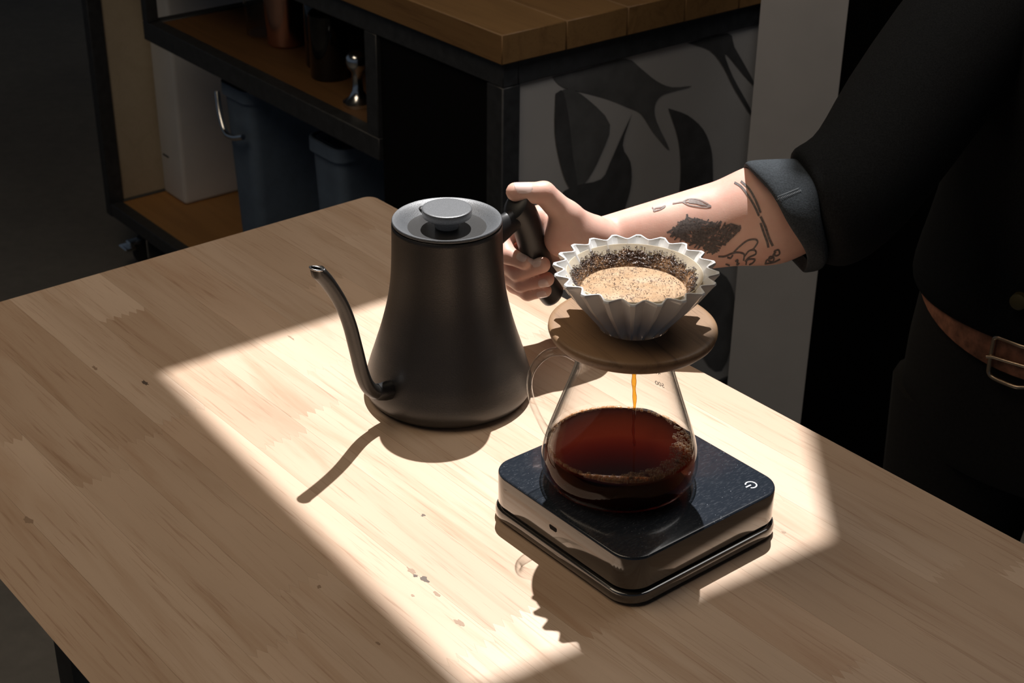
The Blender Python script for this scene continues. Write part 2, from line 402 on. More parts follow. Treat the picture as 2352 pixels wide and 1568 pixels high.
# ------------------------------------------------------------------ table (local axes: x along the staves, y across)
TB0, TB1, TA0, TA1 = 0.2970, 0.9190, -1.3620, 0.14
table = empty('worktable', (0, 0, 0), YAW)
setp(table, 'pale laminated wood worktable holding the kettle and scale', 'table')
NS = 13; SW = (TB1 - TB0) / NS
rng = random.Random(11)
def zig(a, b0, b1, nt_=12, amp=0.0045):
    return [(a + (amp if k % 2 else -amp), b0 + (b1 - b0) * k / nt_) for k in range(nt_ + 1)]
for i in range(NS):
    b0, b1 = TB0 + i * SW, TB0 + (i + 1) * SW
    g = 0.00006
    cuts = [TA0]; a = TA0 + rng.uniform(0.08, 0.42)
    while a < TA1 - 0.15:
        cuts.append(a); a += rng.uniform(0.24, 0.5)
    cuts.append(TA1)
    for k in range(len(cuts) - 1):
        lo = zig(cuts[k] + g, b0 + g, b1 - g) if k > 0 else [(TA0, b0 + g), (TA0, b1 - g)]
        hi = zig(cuts[k + 1] - g, b0 + g, b1 - g) if k < len(cuts) - 2 else [(TA1, b0 + g), (TA1, b1 - g)]
        if k == 0 and i == NS - 1:
            rr = 0.012
            lo = [(TA0, b0 + g)] + [(TA0 + rr - rr * math.cos(t), TB1 - rr + rr * math.sin(t)) for t in np.linspace(0, math.pi / 2, 6)]
        if k == 0 and i == 0:
            rr = 0.012
            lo = [(TA0 + rr - rr * math.sin(t), TB0 + rr - rr * math.cos(t)) for t in np.linspace(0, math.pi / 2, 6)] + [(TA0, b1 - g)]
        poly = lo[::-1] + hi if False else [*hi, *lo[::-1]]
        o = link('stave', prism_me(poly, ZT - 0.020, ZT), MAT['table'], table)
        if i == 0:                                   # under-bevelled long edge
            for v in o.data.vertices:
                if v.co.z < ZT - .01 and v.co.y < TB0 + .014: v.co.y = TB0 + .014
# under-frame
fr_bm = bmesh.new()
for (x0, x1, y0, y1) in ((TA0 + .06, TA1 - .06, TB0 + .16, TB0 + .20), (TA0 + .06, TA1 - .06, TB1 - .09, TB1 - .05), (TA0 + .06, TA0 + .10, TB0 + .20, TB1 - .09), (TA1 - .10, TA1 - .06, TB0 + .20, TB1 - .09)):
    box_bm(fr_bm, x0, x1, y0, y1, ZT - 0.075, ZT - 0.0205)
link('underframe', bm_mesh(fr_bm), MAT['steel'], table)
for la in (TA0 + .06, TA1 - .10):
    for lb in (TB0 + .16, TB1 - .09):
        box('leg', (la, la + .04, lb, lb + .04, 0.0, ZT - 0.0755), MAT['steel'], table)
# spilt marks and knots on the top
def blot(name, px, py, r, mat, elong=1.6, seed=0, parent=None, label=None):
    p = onplane(px, py, (0, 0, ZT), (0, 0, 1)); rg = random.Random(seed)
    a0, b0 = p[0] * GA[0] + p[1] * GA[1], p[0] * GB[0] + p[1] * GB[1]
    n = 14; pts = []
    for k in range(n):
        t = 2 * math.pi * k / n; q = r * rg.uniform(.55, 1.2)
        pts.append((a0 + q * elong * math.cos(t), b0 + q * math.sin(t)))
    o = link(name, prism_me(pts, ZT - 0.002, ZT + 0.00012), mat, parent)
    if label: o['label'] = label
    return o
m, nt, b = NT('brown_stain'); b.inputs['Base Color'].default_value = (0.30, 0.20, 0.13, 1); b.inputs['Roughness'].default_value = .6; MAT['stain'] = m
m, nt, b = NT('dark_knot'); b.inputs['Base Color'].default_value = (0.10, 0.07, 0.05, 1); b.inputs['Roughness'].default_value = .6; MAT['knot'] = m
for (px, py, r, mt, el, sd) in ((972, 1183, .0019, 'knot', 1.0, 1), (975, 1330, .0028, 'knot', 1.6, 2), (945, 1310, .0022, 'stain', 2.6, 3), (955, 1322, .0016, 'knot', 1.5, 30), (1005, 1365, .0020, 'stain', 2.2, 4), (1055, 1430, .0022, 'stain', 2.4, 5), (948, 1367, .0012, 'stain', 1.4, 6), (668, 775, .0012, 'stain', 6.0, 7), (333, 879, .0024, 'knot', 2.2, 8), (218, 845, .0018, 'stain', 3, 9), (733, 1347, .0016, 'stain', 1.4, 10), (868, 1477, .0012, 'stain', 2, 11), (1715, 1090, .0006, 'knot', 1, 12), (1800, 1222, .0016, 'stain', 1.3, 13), (65, 1195, .0030, 'stain', 2.2, 14)):
    blot('wood_mark', px, py, r, MAT[mt], el, sd, table)

# ------------------------------------------------------------------ kitchen scale
SCL = np.array([0.0952, 0.9919]); HS = 0.0415
scale = empty('coffee_scale', (SCL[0], SCL[1], ZT), YAW)
setp(scale, 'square glossy black coffee scale with rounded corners under the glass server', 'scale')
def rslab(name, half, r, zs, mat, parent, seg=10):
    """stack of rounded-rect rings (z, inset)"""
    rings = []; vs, fs = [], []
    for z, ins in zs:
        pts = rrect(half - ins, half - ins, max(r - ins, .002), seg); rings.append(list(range(len(vs), len(vs) + len(pts)))); vs += [(x, y, z) for x, y in pts]
    n = len(rings[0])
    for A, B in zip(rings[:-1], rings[1:]):
        fs += [(A[k], A[(k + 1) % n], B[(k + 1) % n], B[k]) for k in range(n)]
    fs.append(tuple(rings[0])[::-1]); fs.append(tuple(rings[-1]))
    return link(name, mesh(vs, fs), mat, parent, 35)
rslab('base', 0.0818, 0.0215, [(0.0015, .005), (0.0022, .0012), (0.004, 0), (0.0085, 0), (0.0105, .0009), (0.0115, .003), (0.0117, .006)], MAT['scalebase'], scale)
rslab('plinth', 0.0770, 0.018, [(0.0117, 0), (0.0135, 0)], MAT['scaleside'], scale)
rslab('housing', 0.0800, 0.020, [(0.0135, .0016), (0.0142, .0004), (0.0155, 0), (0.0395, 0), (0.0402, .0003)], MAT['scaleside'], scale)
pt_ = rslab('weighing_platform', 0.0798, 0.0198, [(0.0402, 0), (0.0410, .0004), (0.0415, .0013)], MAT['scaletop'], scale)
for sx in (-1, 1):
    for sy in (-1, 1):
        link('foot', lathe_me([(0, 0), (.007, 0), (.007, .002), (0, .002)], 20, (sx * .06, sy * .06, 0)), MAT['rubber'], scale, 30)
# power mark: ring with a gap and a bar
pw = onplane(1725, 1113, (0, 0, ZT + HS), (0, 0, 1)); pwl = np.array([(pw[:2] - SCL) @ GA, (pw[:2] - SCL) @ GB])
bm = bmesh.new(); n = 28; vsr = []
facing = math.radians(-90 - 50.33 - (-50.33))
g0 = math.radians(-90)           # gap direction in the scale's own axes
for k in range(n + 1):
    t = g0 + math.radians(40) + math.radians(280) * k / n
    for rr in (.0037, .0047):
        vsr.append(bm.verts.new((pwl[0] + rr * math.cos(t), pwl[1] + rr * math.sin(t), HS + .00008)))
for k in range(n): bm.faces.new((vsr[2 * k], vsr[2 * k + 1], vsr[2 * k + 3], vsr[2 * k + 2]))
dx, dy = math.cos(g0), math.sin(g0); ox, oy = -dy * .0006, dx * .0006
q = [bm.verts.new((pwl[0] + dx * s + e * ox, pwl[1] + dy * s + e * oy, HS + .00008)) for s, e in ((.0002, -1), (.0056, -1), (.0056, 1), (.0002, 1))]
bm.faces.new(q)
o = link('power_symbol', bm_mesh(bm), MAT['ink'], scale); o['label'] = 'white power symbol'
# charging port on the left face
vs_, fs_ = [], []
pc = onplane(1270, 1213, (*(SCL - GB * .0801), ZT), (GB[0], GB[1], 0)); pl = (pc[:2] - SCL) @ GA; pz = pc[2] - ZT
pts = [(pl + x, pz + z) for x, z in ((-.0042, -.0003), (-.0042, .0013), (-.0034, .0019), (.0034, .0019), (.0042, .0013), (.0042, -.0008), (.0030, -.0019), (-.0030, -.0019))]
o = link('charging_port', mesh([(x, -.0801, z) for x, z in pts] + [(x, -.078, z) for x, z in pts], [tuple(range(8))] + [(i, (i + 1) % 8, 8 + (i + 1) % 8, 8 + i) for i in range(8)]), MAT['blackpanel'], scale)

# ------------------------------------------------------------------ kettle
KC = np.array([-0.0556, 1.192]); KA = math.radians(46)
kettle = empty('gooseneck_kettle', (KC[0], KC[1], ZT), KA)
setp(kettle, 'matte black gooseneck kettle with a dished lid, held by its handle', 'kettle')
prof = [(0, .0012), (.060, .0012), (.0625, 0), (.0655, .0008), (.0700, .0030), (.0727, .0068), (.0735, .0115), (.0727, .0175), (.0705, .0255), (.0680, .034), (.0650, .043), (.0618, .053), (.0588, .0625), (.0560, .0725), (.0532, .0835), (.0507, .0955), (.0489, .108), (.0478, .121), (.0471, .137), (.0467, .152), (.0466, .1612), (.0461, .1618), (.0455, .1612), (.0455, .158), (.0, .158)]
pr2 = [prof[0], prof[1], prof[2]] + [tuple(p) for p in catmull([np.array(p) for p in prof[2:21]], 3)] + prof[21:]
link('body', lathe_me(pr2, 128), MAT['kettle'], kettle, 40)
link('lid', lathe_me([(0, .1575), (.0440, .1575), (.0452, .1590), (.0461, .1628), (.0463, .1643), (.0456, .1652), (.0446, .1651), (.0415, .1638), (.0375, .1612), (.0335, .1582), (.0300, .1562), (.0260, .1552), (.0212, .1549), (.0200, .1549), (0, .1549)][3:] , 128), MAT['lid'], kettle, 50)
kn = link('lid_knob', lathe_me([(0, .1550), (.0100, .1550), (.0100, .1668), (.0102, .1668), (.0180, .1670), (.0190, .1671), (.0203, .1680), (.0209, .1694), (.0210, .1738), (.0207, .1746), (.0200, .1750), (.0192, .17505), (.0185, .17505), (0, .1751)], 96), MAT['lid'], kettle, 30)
po = onplane(970, 476, (0, 0, ZT + .162), (0, 0, 1)); lo_ = Matrix.Rotation(-KA, 3, 'Z') @ Vector((po[0] - KC[0], po[1] - KC[1], 0))
link('vent_plug', lathe_me([(0, .0), (.0038, .0), (.004, .002), (.0036, .0042), (.002, .0052), (0, .0055)], 20, (lo_.x, lo_.y, .1575)), MAT['grip'], kettle, 40)
# spout, along -x of the kettle's own axes
sp_pts = catmull([(-.0815, .0310), (-.0870, .0345), (-.0935, .0430), (-.0985, .0570), (-.1035, .0800), (-.1095, .1060), (-.1175, .1280), (-.1290, .1490), (-.1400, .1640)], 7)
sp3 = [(p[0], 0, p[1]) for p in sp_pts]; ns = len(sp3)
R0 = [(.0064 - .0007 * min(1, i / ns * 1.5) + .0004 * max(0, (i / ns - .8) * 5)) for i in range(ns)]
# tip cut level
vs1, fs1 = tube_data(sp3, R0, 24, caps=False, ref=(0, 1, 0))
vs1 = [np.array(v) for v in vs1]
for k in range(24):
    v = vs1[(ns - 1) * 24 + k]; v[2] = .1650 + (v[0] + .140) * -.25
nv = len(vs1); inner = []
for i in range(ns - 14, ns):
    c = np.array(sp3[i])
    for k in range(24): inner.append(c + (vs1[i * 24 + k] - c) * .80)
fs1 = list(fs1); nin = 14
for i in range(nin - 1):
    for k in range(24):
        k2 = (k + 1) % 24; fs1.append((nv + i * 24 + k2, nv + i * 24 + k, nv + (i + 1) * 24 + k, nv + (i + 1) * 24 + k2))
spo = link('spout', mesh(vs1 + inner, fs1), MAT['kettle'], kettle, 60)
oi_ = (ns - 1) * 24
lc = [(vs1[oi_ + k] * .93 + np.array(sp3[-1]) * .07) for k in range(24)]
for p in lc: p[2] = .1652 + (p[0] + .140) * -.25
lv, lf = [], []
ctr = np.mean(lc, axis=0)
for k in range(24):
    rad_ = lc[k] - ctr; rad_ /= np.linalg.norm(rad_)
    for j in range(8): lv.append(lc[k] + rad_ * .00085 * math.cos(j * math.pi / 4) + np.array((0, 0, .00085 * math.sin(j * math.pi / 4))))
for k in range(24):
    for j in range(8): lf.append((k * 8 + j, k * 8 + (j + 1) % 8, ((k + 1) % 24) * 8 + (j + 1) % 8, ((k + 1) % 24) * 8 + j))
o = link('spout_lip', mesh(lv, lf), MAT['spouttip'], spo, 180)
o['label'] = 'bare steel rim of the spout'
tube('spout_collar', [(-.064, 0, .0272), (-.0760, 0, .0292), (-.0835, 0, .0318), (-.0842, 0, .0322)], [.0086, .0082, .0076, .0062], MAT['grip'], kettle, 8)
# handle
br = catmull([(.0440, .1340), (.0560, .1350), (.0680, .1370), (.0800, .1400), (.0895, .1410)], 5)
tube('handle_bracket', [(p[0], 0, p[1]) for p in br], [.0165 - .0055 * min(1, i / 12) for i in range(len(br))], MAT['grip'], kettle, 20, ell=.75)
gp = catmull([(.0800, .1545), (.0850, .1500), (.0910, .1410), (.0985, .1260), (.1075, .1010), (.1175, .0760), (.1285, .0550), (.1365, .0450)], 5)
ng = len(gp); gr = [.0142 + .0010 * math.sin(math.pi * i / ng) - .0022 * (i / ng) for i in range(ng)]
gr[0] *= .55; gr[1] *= .85; gr[-1] *= .55; gr[-2] *= .88
tube('handle_grip', [(p[0], 0, p[1]) for p in gp], gr, MAT['grip'], kettle, 24, ell=.80)

# ------------------------------------------------------------------ glass server with coffee
CC = np.array([0.0820, 0.9915]); Z0 = ZT + HS
server = empty('glass_server', (CC[0], CC[1], Z0), 0)
setp(server, 'clear conical glass coffee server standing on the black scale', 'carafe')
cprof = [(0, .0035), (.030, .0030), (.044, .0012), (.0500, .0012), (.0550, .0048), (.0582, .0110), (.0591, .0180), (.0582, .0260), (.0556, .0365), (.0514, .0495), (.0466, .0635), (.0420, .0770), (.0380, .0890), (.0362, .0960), (.0357, .1020), (.0362, .1100), (.0372, .1165), (.0375, .1185)]
cp = cprof[:3] + [tuple(p) for p in catmull([np.array(p) for p in cprof[3:]], 4)]
cpi = [(max(0, r - .0017), z + (.0016 if r < .05 and z < .01 else .0004)) for r, z in cp]
link('glass_body', lathe_me(cp + [p for p in cpi[::-1] if p[1] > .0315], 96), MAT['clearglass'], server, 180)
# rolled rim and thick foot ring catch the light
link('rim_ring', lathe_me([(.0375 + .0013 * math.cos(t), .1185 + .0013 * math.sin(t)) for t in np.linspace(0, 2 * math.pi, 9)[:-1]], 96, closed_profile=True), MAT['clearglass'], server, 180)
# handle strap to the left
def cylp(ang, r, z): return (r * math.cos(ang), r * math.sin(ang), z)
HAZ = math.radians(183)
hpts = catmull([cylp(HAZ, .0365, .1040), cylp(HAZ, .0460, .1085), cylp(HAZ, .0570, .1065), cylp(HAZ, .0660, .0960), cylp(HAZ, .0690, .0830), cylp(HAZ, .0672, .0690), cylp(HAZ, .0625, .0560), cylp(HAZ, .0570, .0440), cylp(HAZ, .0535, .0395)], 6)
tube('handle', hpts, [.0022] * len(hpts), MAT['handleglass'], server, 16, True, 3.0, ref=(-.6, 0, .8))
# printed volume marks on the far wall, read from outside
for txt, az, z, hgt in (('400', 52, .072, .0044), ('500', 50, .060, .0044), ('600', 54, .083, .0036)):
    cu = bpy.data.curves.new('t', 'FONT'); cu.body = txt; cu.size = hgt * 1.35; cu.align_x = 'CENTER'; cu.align_y = 'CENTER'
    to = bpy.data.objects.new('t', cu); COL.objects.link(to)
    me = bpy.data.meshes.new_from_object(to.evaluated_get(bpy.context.evaluated_depsgraph_get())); COL.objects.unlink(to); bpy.data.objects.remove(to)
    rr = np.interp(z, [.0495, .0635, .0770, .0890], [.0514, .0466, .0420, .0380]) + .0003
    for v in me.vertices:
        az_ = math.radians(az) + v.co.x / rr; zz = z + v.co.y
        r2 = np.interp(zz, [.0495, .0635, .0770, .0890], [.0514, .0466, .0420, .0380]) + .0003
        v.co = Vector((r2 * math.cos(az_), r2 * math.sin(az_), zz))
    o = link('volume_mark', me, MAT['greyink'], server)

coffee = empty('brewed_coffee', (CC[0], CC[1], Z0 + .0022), 0)
setp(coffee, 'dark red-brown filter coffee with bubbles inside the glass server', 'coffee')
def glass_r(z):
    zs = [p[1] for p in cprof[3:]]; rs = [p[0] for p in cprof[3:]]
    return float(np.interp(z, zs, rs))
ZS = 0.0305
lp = [(0, .0046)] + [(.046, .0042)] + [(glass_r(z) - .0021, z) for z in np.linspace(.0052, ZS, 12)] + [(glass_r(ZS) - .0036, ZS - .0008), (0, ZS - .0008)]
lq = link('liquid', lathe_me([(r, z - .0022) for r, z in lp], 96), MAT['coffee'], coffee, 30)
lq.data.materials.append(MAT['coffee_side'])
for p in lq.data.polygons:
    if p.center.z < ZS - .0022 - .0012: p.material_index = 1
# bubbles: thick crescent at front and right, thin ring elsewhere
ico = bmesh.new(); bmesh.ops.create_icosphere(ico, subdivisions=1, radius=1.0)
iv = np.array([v.co[:] for v in ico.verts]); ico.verts.index_update(); ifc = np.array([[v.index for v in f.verts] for f in ico.faces]); ico.free()
bv, bf = [], []; cnt = 0; rg = random.Random(5); RS = glass_r(ZS) - .0030
for _ in range(1500):
    t = rg.uniform(0, 2 * math.pi)
    front = max(0, math.cos(t - math.radians(-62)))
    width = .0016 + .0105 * front ** 2.4 + .012 * max(0, math.cos(t - math.radians(0))) ** 6
    d = width * rg.random() ** 1.5
    if rg.random() > .30 + .7 * front: continue
    rad = rg.uniform(.0006, .0016) * (1.35 if front > .5 else .9); q = RS - d - rad * .3
    c = np.array((q * math.cos(t), q * math.sin(t), ZS - .0030 + rad * .25))
    bv.append(iv * rad + c); bf.append(ifc + cnt * len(iv)); cnt += 1
o = link('bubbles', mesh(np.concatenate(bv), np.concatenate(bf)), MAT['bubble'], coffee, 180); o['kind'] = 'stuff'
# falling stream
st_z = [.1065, .098, .090, .080, .068, .055, .043, .034, .0300]
st = [(.0066 + .0004 * math.sin(i * 1.9) + .0036 * i / 8, -.004 + .0003 * math.cos(i * 2.3), z - .0022) for i, z in enumerate(st_z)]
tube('stream', catmull(st, 5), [.0022 - .0013 * min(1, i / 30) + .00028 * math.sin(i * 1.1) for i in range(len(catmull(st, 5)))], MAT['stream'], coffee, 12)

# ------------------------------------------------------------------ wooden stand and ceramic dripper
DC = np.array([0.0863, 0.9868])
ZD = ZT + .1622                                # underside of the wooden disc rests on the server rim
stand = link('dripper_stand', lathe_me([(.0300, 0), (.0480, 0), (.0560, .0022), (.0596, .0056), (.0608, .0092), (.0605, .0112), (.0592, .0124), (.0560, .0126), (.0262, .0126), (.0255, .0120), (.0255, .0006)], 128, closed_profile=True), MAT['walnut'], None, 40)
stand.location = (DC[0], DC[1], ZD); stand.rotation_euler = (0, 0, math.radians(-62))
setp(stand, 'round brown wooden disc stand between dripper and glass server', 'dripper stand')
RIMZ = ZT + .2185
dripper = empty('pleated_dripper', (DC[0], DC[1], ZD), math.radians(84.3))
setp(dripper, 'white ceramic pleated cone dripper with a zigzag rim', 'dripper')
NP = 20
def pleat_ring(z, f, ro, ri, thick, outer=True):
    """tip, slightly rounded, then fold"""
    out = []
    for k in range(NP):
        a0 = 2 * math.pi * k / NP; da = 2 * math.pi / NP
        for fr_, w_ in ((-.10, .97), (0.0, 1.0), (.10, .97), (.40, .10), (.5, 0.0), (.60, .10)):
            r = ri + (ro - ri) * w_ - (0 if outer else thick)
            out.append((r * math.cos(a0 + fr_ * da), r * math.sin(a0 + fr_ * da), z))
    return out
zt = RIMZ - ZD
lev = [(-.020, .0120, .0105), (-.004, .0180, .0155), (.0125, .0252, .0208), (.025, .0358, .0300), (.0400, .0482, .0412), (zt - .004, .0566, .0492), (zt - .0012, .0588, .0508), (zt, .0583, .0511)]
vs_, fs_ = [], []; n = NP * 6
for (z, ro, ri) in lev: vs_ += pleat_ring(z, 0, ro, ri, 0)
inner_lev = [(zt, .0583 - .0020, .0511 - .0012), (zt - .0012, .0588 - .0030, .0508 - .0016)] + [(z, ro - .0034, ri - .0018) for z, ro, ri in lev[::-1][2:]]
for (z, ro, ri) in inner_lev: vs_ += pleat_ring(z, 0, ro, ri, 0)
NL = len(lev) + len(inner_lev)
for i in range(NL - 1):
    for k in range(n): fs_.append((i * n + k, i * n + (k + 1) % n, (i + 1) * n + (k + 1) % n, (i + 1) * n + k))
for k in range(n): fs_.append(((NL - 1) * n + k, (NL - 1) * n + (k + 1) % n, (k + 1) % n, k))
me = mesh(vs_, fs_); bm = bmesh.new(); bm.from_mesh(me); bmesh.ops.recalc_face_normals(bm, faces=bm.faces); bm.to_mesh(me); bm.free()
dbody = link('cone', me, MAT['ceramic'], dripper, 33)
filt = empty('paper_filter', (DC[0] - .0008, DC[1], ZT + .170), 0)
setp(filt, 'white paper cone filter lining the dripper, stained with coffee', 'filter')
FZ, FR = .0450, .0484
fp = [(.0120, -.004), (.0425, FZ - .0080), (.0464, FZ - .0025), (FR, FZ + .0004), (FR - .0005, FZ + .0005), (.0459, FZ - .0025), (.0420, FZ - .0080), (.0112, -.0038)]
link('paper_cone', lathe_me(fp, 96), MAT['paper'], filt, 60)
brew = empty('coffee_slurry', (DC[0] - .0008, DC[1], ZT + .170), 0)
setp(brew, 'foamy tan coffee slurry with dark grounds clinging round it', 'coffee')
SZ = .0325
def paper_r(z): return float(np.interp(z, [-.004, FZ - .0080, FZ - .0025, FZ], [.0112, .0420, .0459, FR - .0005]))
# foam surface: gently domed and rippled
vs_, fs_ = [], []; nr, na = 22, 96
vs_.append((0, 0, SZ))
for i in range(1, nr + 1):
    rr = i / nr
    for k in range(na):
        t = 2 * math.pi * k / na
        r = rr * (paper_r(SZ) - .0004)
        vs_.append((r * math.cos(t), r * math.sin(t), SZ + .0006 * math.sin(3 * t + 7 * rr) * rr * (1 - rr) * 4 - .0006 * rr ** 8))
for k in range(na): fs_.append((0, 1 + k, 1 + (k + 1) % na))
for i in range(nr - 1):
    for k in range(na):
        A = 1 + i * na; B = A + na; fs_.append((A + k, B + k, B + (k + 1) % na, A + (k + 1) % na))
link('foam', mesh(vs_, fs_), MAT['foam'], brew, 180)
# grounds clinging to the paper wall
vs_, fs_ = [], []; nz = 16; na = 220; rg = random.Random(9)
jit = np.random.RandomState(4).rand(nz + 1, na)
top = [paper_r(SZ)] * 0
hgt_prof = np.array([.0064 + .0022 * math.cos(2 * math.pi * k / na - math.radians(85)) + .0010 * math.sin(9 * k * 2 * math.pi / na) + .0008 * math.sin(23 * k * 2 * math.pi / na + 1) for k in range(na)])
for i in range(nz + 1):
    f = i / nz
    for k in range(na):
        t = 2 * math.pi * k / na
        z = SZ - .0018 + f * (hgt_prof[k] + .0018)
        lump = (.0004 + .0012 * math.sin(math.pi * min(1, f * .92 + .08)) * (.6 + .4 * jit[i, k])) * (1 if 0 < i < nz else .2)
        r = paper_r(z) - lump
        vs_.append((r * math.cos(t), r * math.sin(t), z + (.0007 * (jit[i, k] - .5) if 0 < i < nz else 0)))
for i in range(nz):
    for k in range(na): fs_.append((i * na + k, (i + 1) * na + k, (i + 1) * na + (k + 1) % na, i * na + (k + 1) % na))
o = link('grounds_ring', mesh(vs_, fs_), MAT['grounds'], brew, 30)
# loose specks: each a tiny flattened crumb
bv, bf = [], []; cnt = 0
for _ in range(3600):
    t = rg.uniform(0, 2 * math.pi)
    if rg.random() < .72:
        z = SZ + .0012 + rg.random() * (hgt_prof[int(t / (2 * math.pi) * na) % na] + .0016); r = paper_r(z) - rg.uniform(.0004, .0016); s = rg.uniform(.00025, .00065)
    else:
        r = math.sqrt(rg.random()) * .037; z = SZ + .0003; s = rg.uniform(.00018, .00042)
    bv.append(iv * np.array((s, s * rg.uniform(.6, 1.1), s * .6)) + np.array((r * math.cos(t), r * math.sin(t), z))); bf.append(ifc + cnt * len(iv)); cnt += 1
MAT['crumb'] = plain('coffee_crumbs', (0.05, 0.022, 0.012), 0.4)
o = link('crumbs', mesh(np.concatenate(bv), np.concatenate(bf)), MAT['crumb'], brew); o['kind'] = 'stuff'

# ------------------------------------------------------------------ background cart
CP = np.array([-0.9625, 3.3777]); CANG = math.radians(-51)
cart = empty('rolling_cart', (CP[0], CP[1], 0), CANG)
setp(cart, 'black steel rolling cart with wooden top and open shelf behind the table', 'cart')
CS, CB = 1.50, 0.72
for (s, bb) in ((0, 0), (CS - .04, 0), (0, CB - .04), (CS - .04, CB - .04)):
    wdt = .028 if s == 0 else .04
    box('post', (s, s + wdt, bb, bb + .035, .115, .832), MAT['steel'], cart, .002, 1)
for nm, dims in (('rail', (.028, CS - .04, 0, .03, .118, .150)), ('rail', (.028, CS - .04, CB - .03, CB, .118, .150)), ('rail', (0, .028, .035, CB - .035, .118, .150)), ('rail', (CS - .03, CS, .035, CB - .035, .118, .150)),
                 ('top_rail', (0, CS, 0, .03, .832, .872)), ('top_rail', (0, CS, CB - .03, CB, .832, .872)), ('top_rail', (0, .03, .03, CB - .03, .832, .872)), ('top_rail', (CS - .03, CS, .03, CB - .03, .832, .872)),
                 ('shelf_rail', (.30, 1.165, 0, .03, .612, .652)), ('shelf_rail', (.30, .33, .03, .30, .612, .652)), ('shelf_hanger', (.30, .325, 0, .025, .652, .832)), ('shelf_hanger', (1.130, 1.165, 0, .025, .652, .832))):
    box(nm, dims, MAT['steel'], cart, .0015, 1)
for k in range(6):
    y0 = -.012 + k * (CB + .024) / 6
    o = box('top_board', (-.015, CS + .012, y0 + .0004, y0 + (CB + .024) / 6 - .0004, .8725, .918), MAT['carttop'], cart, .0015, 1)
box('platform', (.028, CS - .03, .031, CB - .031, .128, .146), MAT['ply'], cart)
box('end_panel', (.006, .022, .036, CB - .036, .1505, .831), MAT['paleply'], cart)
MAT['shadedply'] = wood_mat('shaded_shelf_ply', (0.17, 0.085, 0.030), (0.12, 0.06, 0.02), (0.75, 0.68, 0.6), scale=.8, rough=0.6, rnd=5, tone=0.05)  # plywood colour darkened to paint in the shade on the shelf
box('shelf_board', (.331, 1.129, .031, .30, .634, .650), MAT['shadedply'], cart)
box('dark_shelf_backing', (.30, 1.165, .301, .312, .612, .831), MAT['blackpanel'], cart)  # added black sheet, gives the shelf its dark interior
box('shelf_side', (1.131, 1.164, .026, .30, .612, .831), MAT['blackpanel'], cart)
box('dark_gap_sheet', (1.166, CS - .041, .008, .020, .1505, .831), MAT['blackpanel'], cart)  # black sheet across an open gap, painted stand-in for the unlit interior
for (s, bb) in ((.10, .06), (CS - .10, .06), (.10, CB - .06), (CS - .10, CB - .06)):
    c = box('caster', (s - .035, s + .035, bb - .03, bb + .03, .106, .1175), MAT['chrome'], cart, .003, 1)
    wv, wf = tube_data([(s - .012, bb, .045), (s + .012, bb, .045)], .045, 28)
    link('wheel', mesh(wv, wf), MAT['rubber'], c, 40)
    bm = bmesh.new()
    for e in (-1, 1): box_bm(bm, s + e * .018 - .002, s + e * .018 + .002, bb - .022, bb + .022, .03, .106, .0015, 1)
    link('fork', bm_mesh(bm), MAT['chrome'], c)
    bm = bmesh.new(); box_bm(bm, s - .020, s + .020, bb - .075, bb - .046, .060, .068, .002, 1); box_bm(bm, s - .012, s + .012, bb - .06, bb - .03, .068, .078, .002, 1)
    link('brake_pedal', bm_mesh(bm), MAT['chrome'], c)
def cartw(s, b_, z):
    d = np.array([math.cos(CANG), math.sin(CANG)]); nn = np.array([-d[1], d[0]]); p = CP + d * s + nn * b_
    return (p[0], p[1], z)
# white container
wb = empty('white_container', cartw(.030, .137, .1462), CANG)
setp(wb, 'tall white plastic container standing on the cart platform', 'container')
box('shell', (0, .108, 0, .36, 0, .665), MAT['boxwhite'], wb, .010, 3)
box('container_lid', (-.0015, .1095, -.0015, .3615, .6655, .682), MAT['boxwhite'], wb, .004, 2)
bm = bmesh.new(); box_bm(bm, .018, .045, -.0012, .001, .100, .104)
o = link('scuff_label', bm_mesh(bm), MAT['steel'], wb)
# blue bins
def bin_me(wx, wy, h, taper):
    vs, fs = [], []; rings = []
    for z, k, hole_ in ((0, 0, 0), (h, 1, 0), (h, 1, .004), (.02, 0, .006)):
        hx = wx / 2 * (1 - taper * (1 - k)) - hole_; hy = wy / 2 * (1 - taper * .6 * (1 - k)) - hole_
        pts = rrect(hx, hy, .022, 5); rings.append(list(range(len(vs), len(vs) + len(pts)))); vs += [(x, y, z) for x, y in pts]
    n = len(rings[0])
    for A, B in zip(rings[:-1], rings[1:]): fs += [(A[k], A[(k + 1) % n], B[(k + 1) % n], B[k]) for k in range(n)]
    fs.append(tuple(rings[0])[::-1]); fs.append(tuple(rings[-1]))
    return mesh(vs, fs)
def bin_(sc_, bc_, wx, wy, h, label):
    e = empty('recycling_bin', cartw(sc_, bc_, .1462), CANG); setp(e, label, 'bin', 'blue bins under the cart shelf')
    link('bin_body', bin_me(wx, wy, h, .14), MAT['blue'], e, 40)
    pts = rrect(wx / 2 + .006, wy / 2 + .006, .026, 5); pin = rrect(wx / 2 - .006, wy / 2 - .006, .020, 5); n = len(pts)
    vs = [(x, y, h - .025) for x, y in pts] + [(x, y, h) for x, y in pts] + [(x, y, h) for x, y in pin]
    fs = [(k, (k + 1) % n, n + (k + 1) % n, n + k) for k in range(n)] + [(n + k, n + (k + 1) % n, 2 * n + (k + 1) % n, 2 * n + k) for k in range(n)]
    link('rim', mesh(vs, fs), MAT['blue'], e, 40)
    return e
b1_ = bin_(.605, .235, .105, .40, .440, 'blue plastic bin with a metal bail nearest the white container')
b2_ = bin_(.93, .235, .105, .40, .420, 'blue plastic bin farther from the white container, under the shelf')
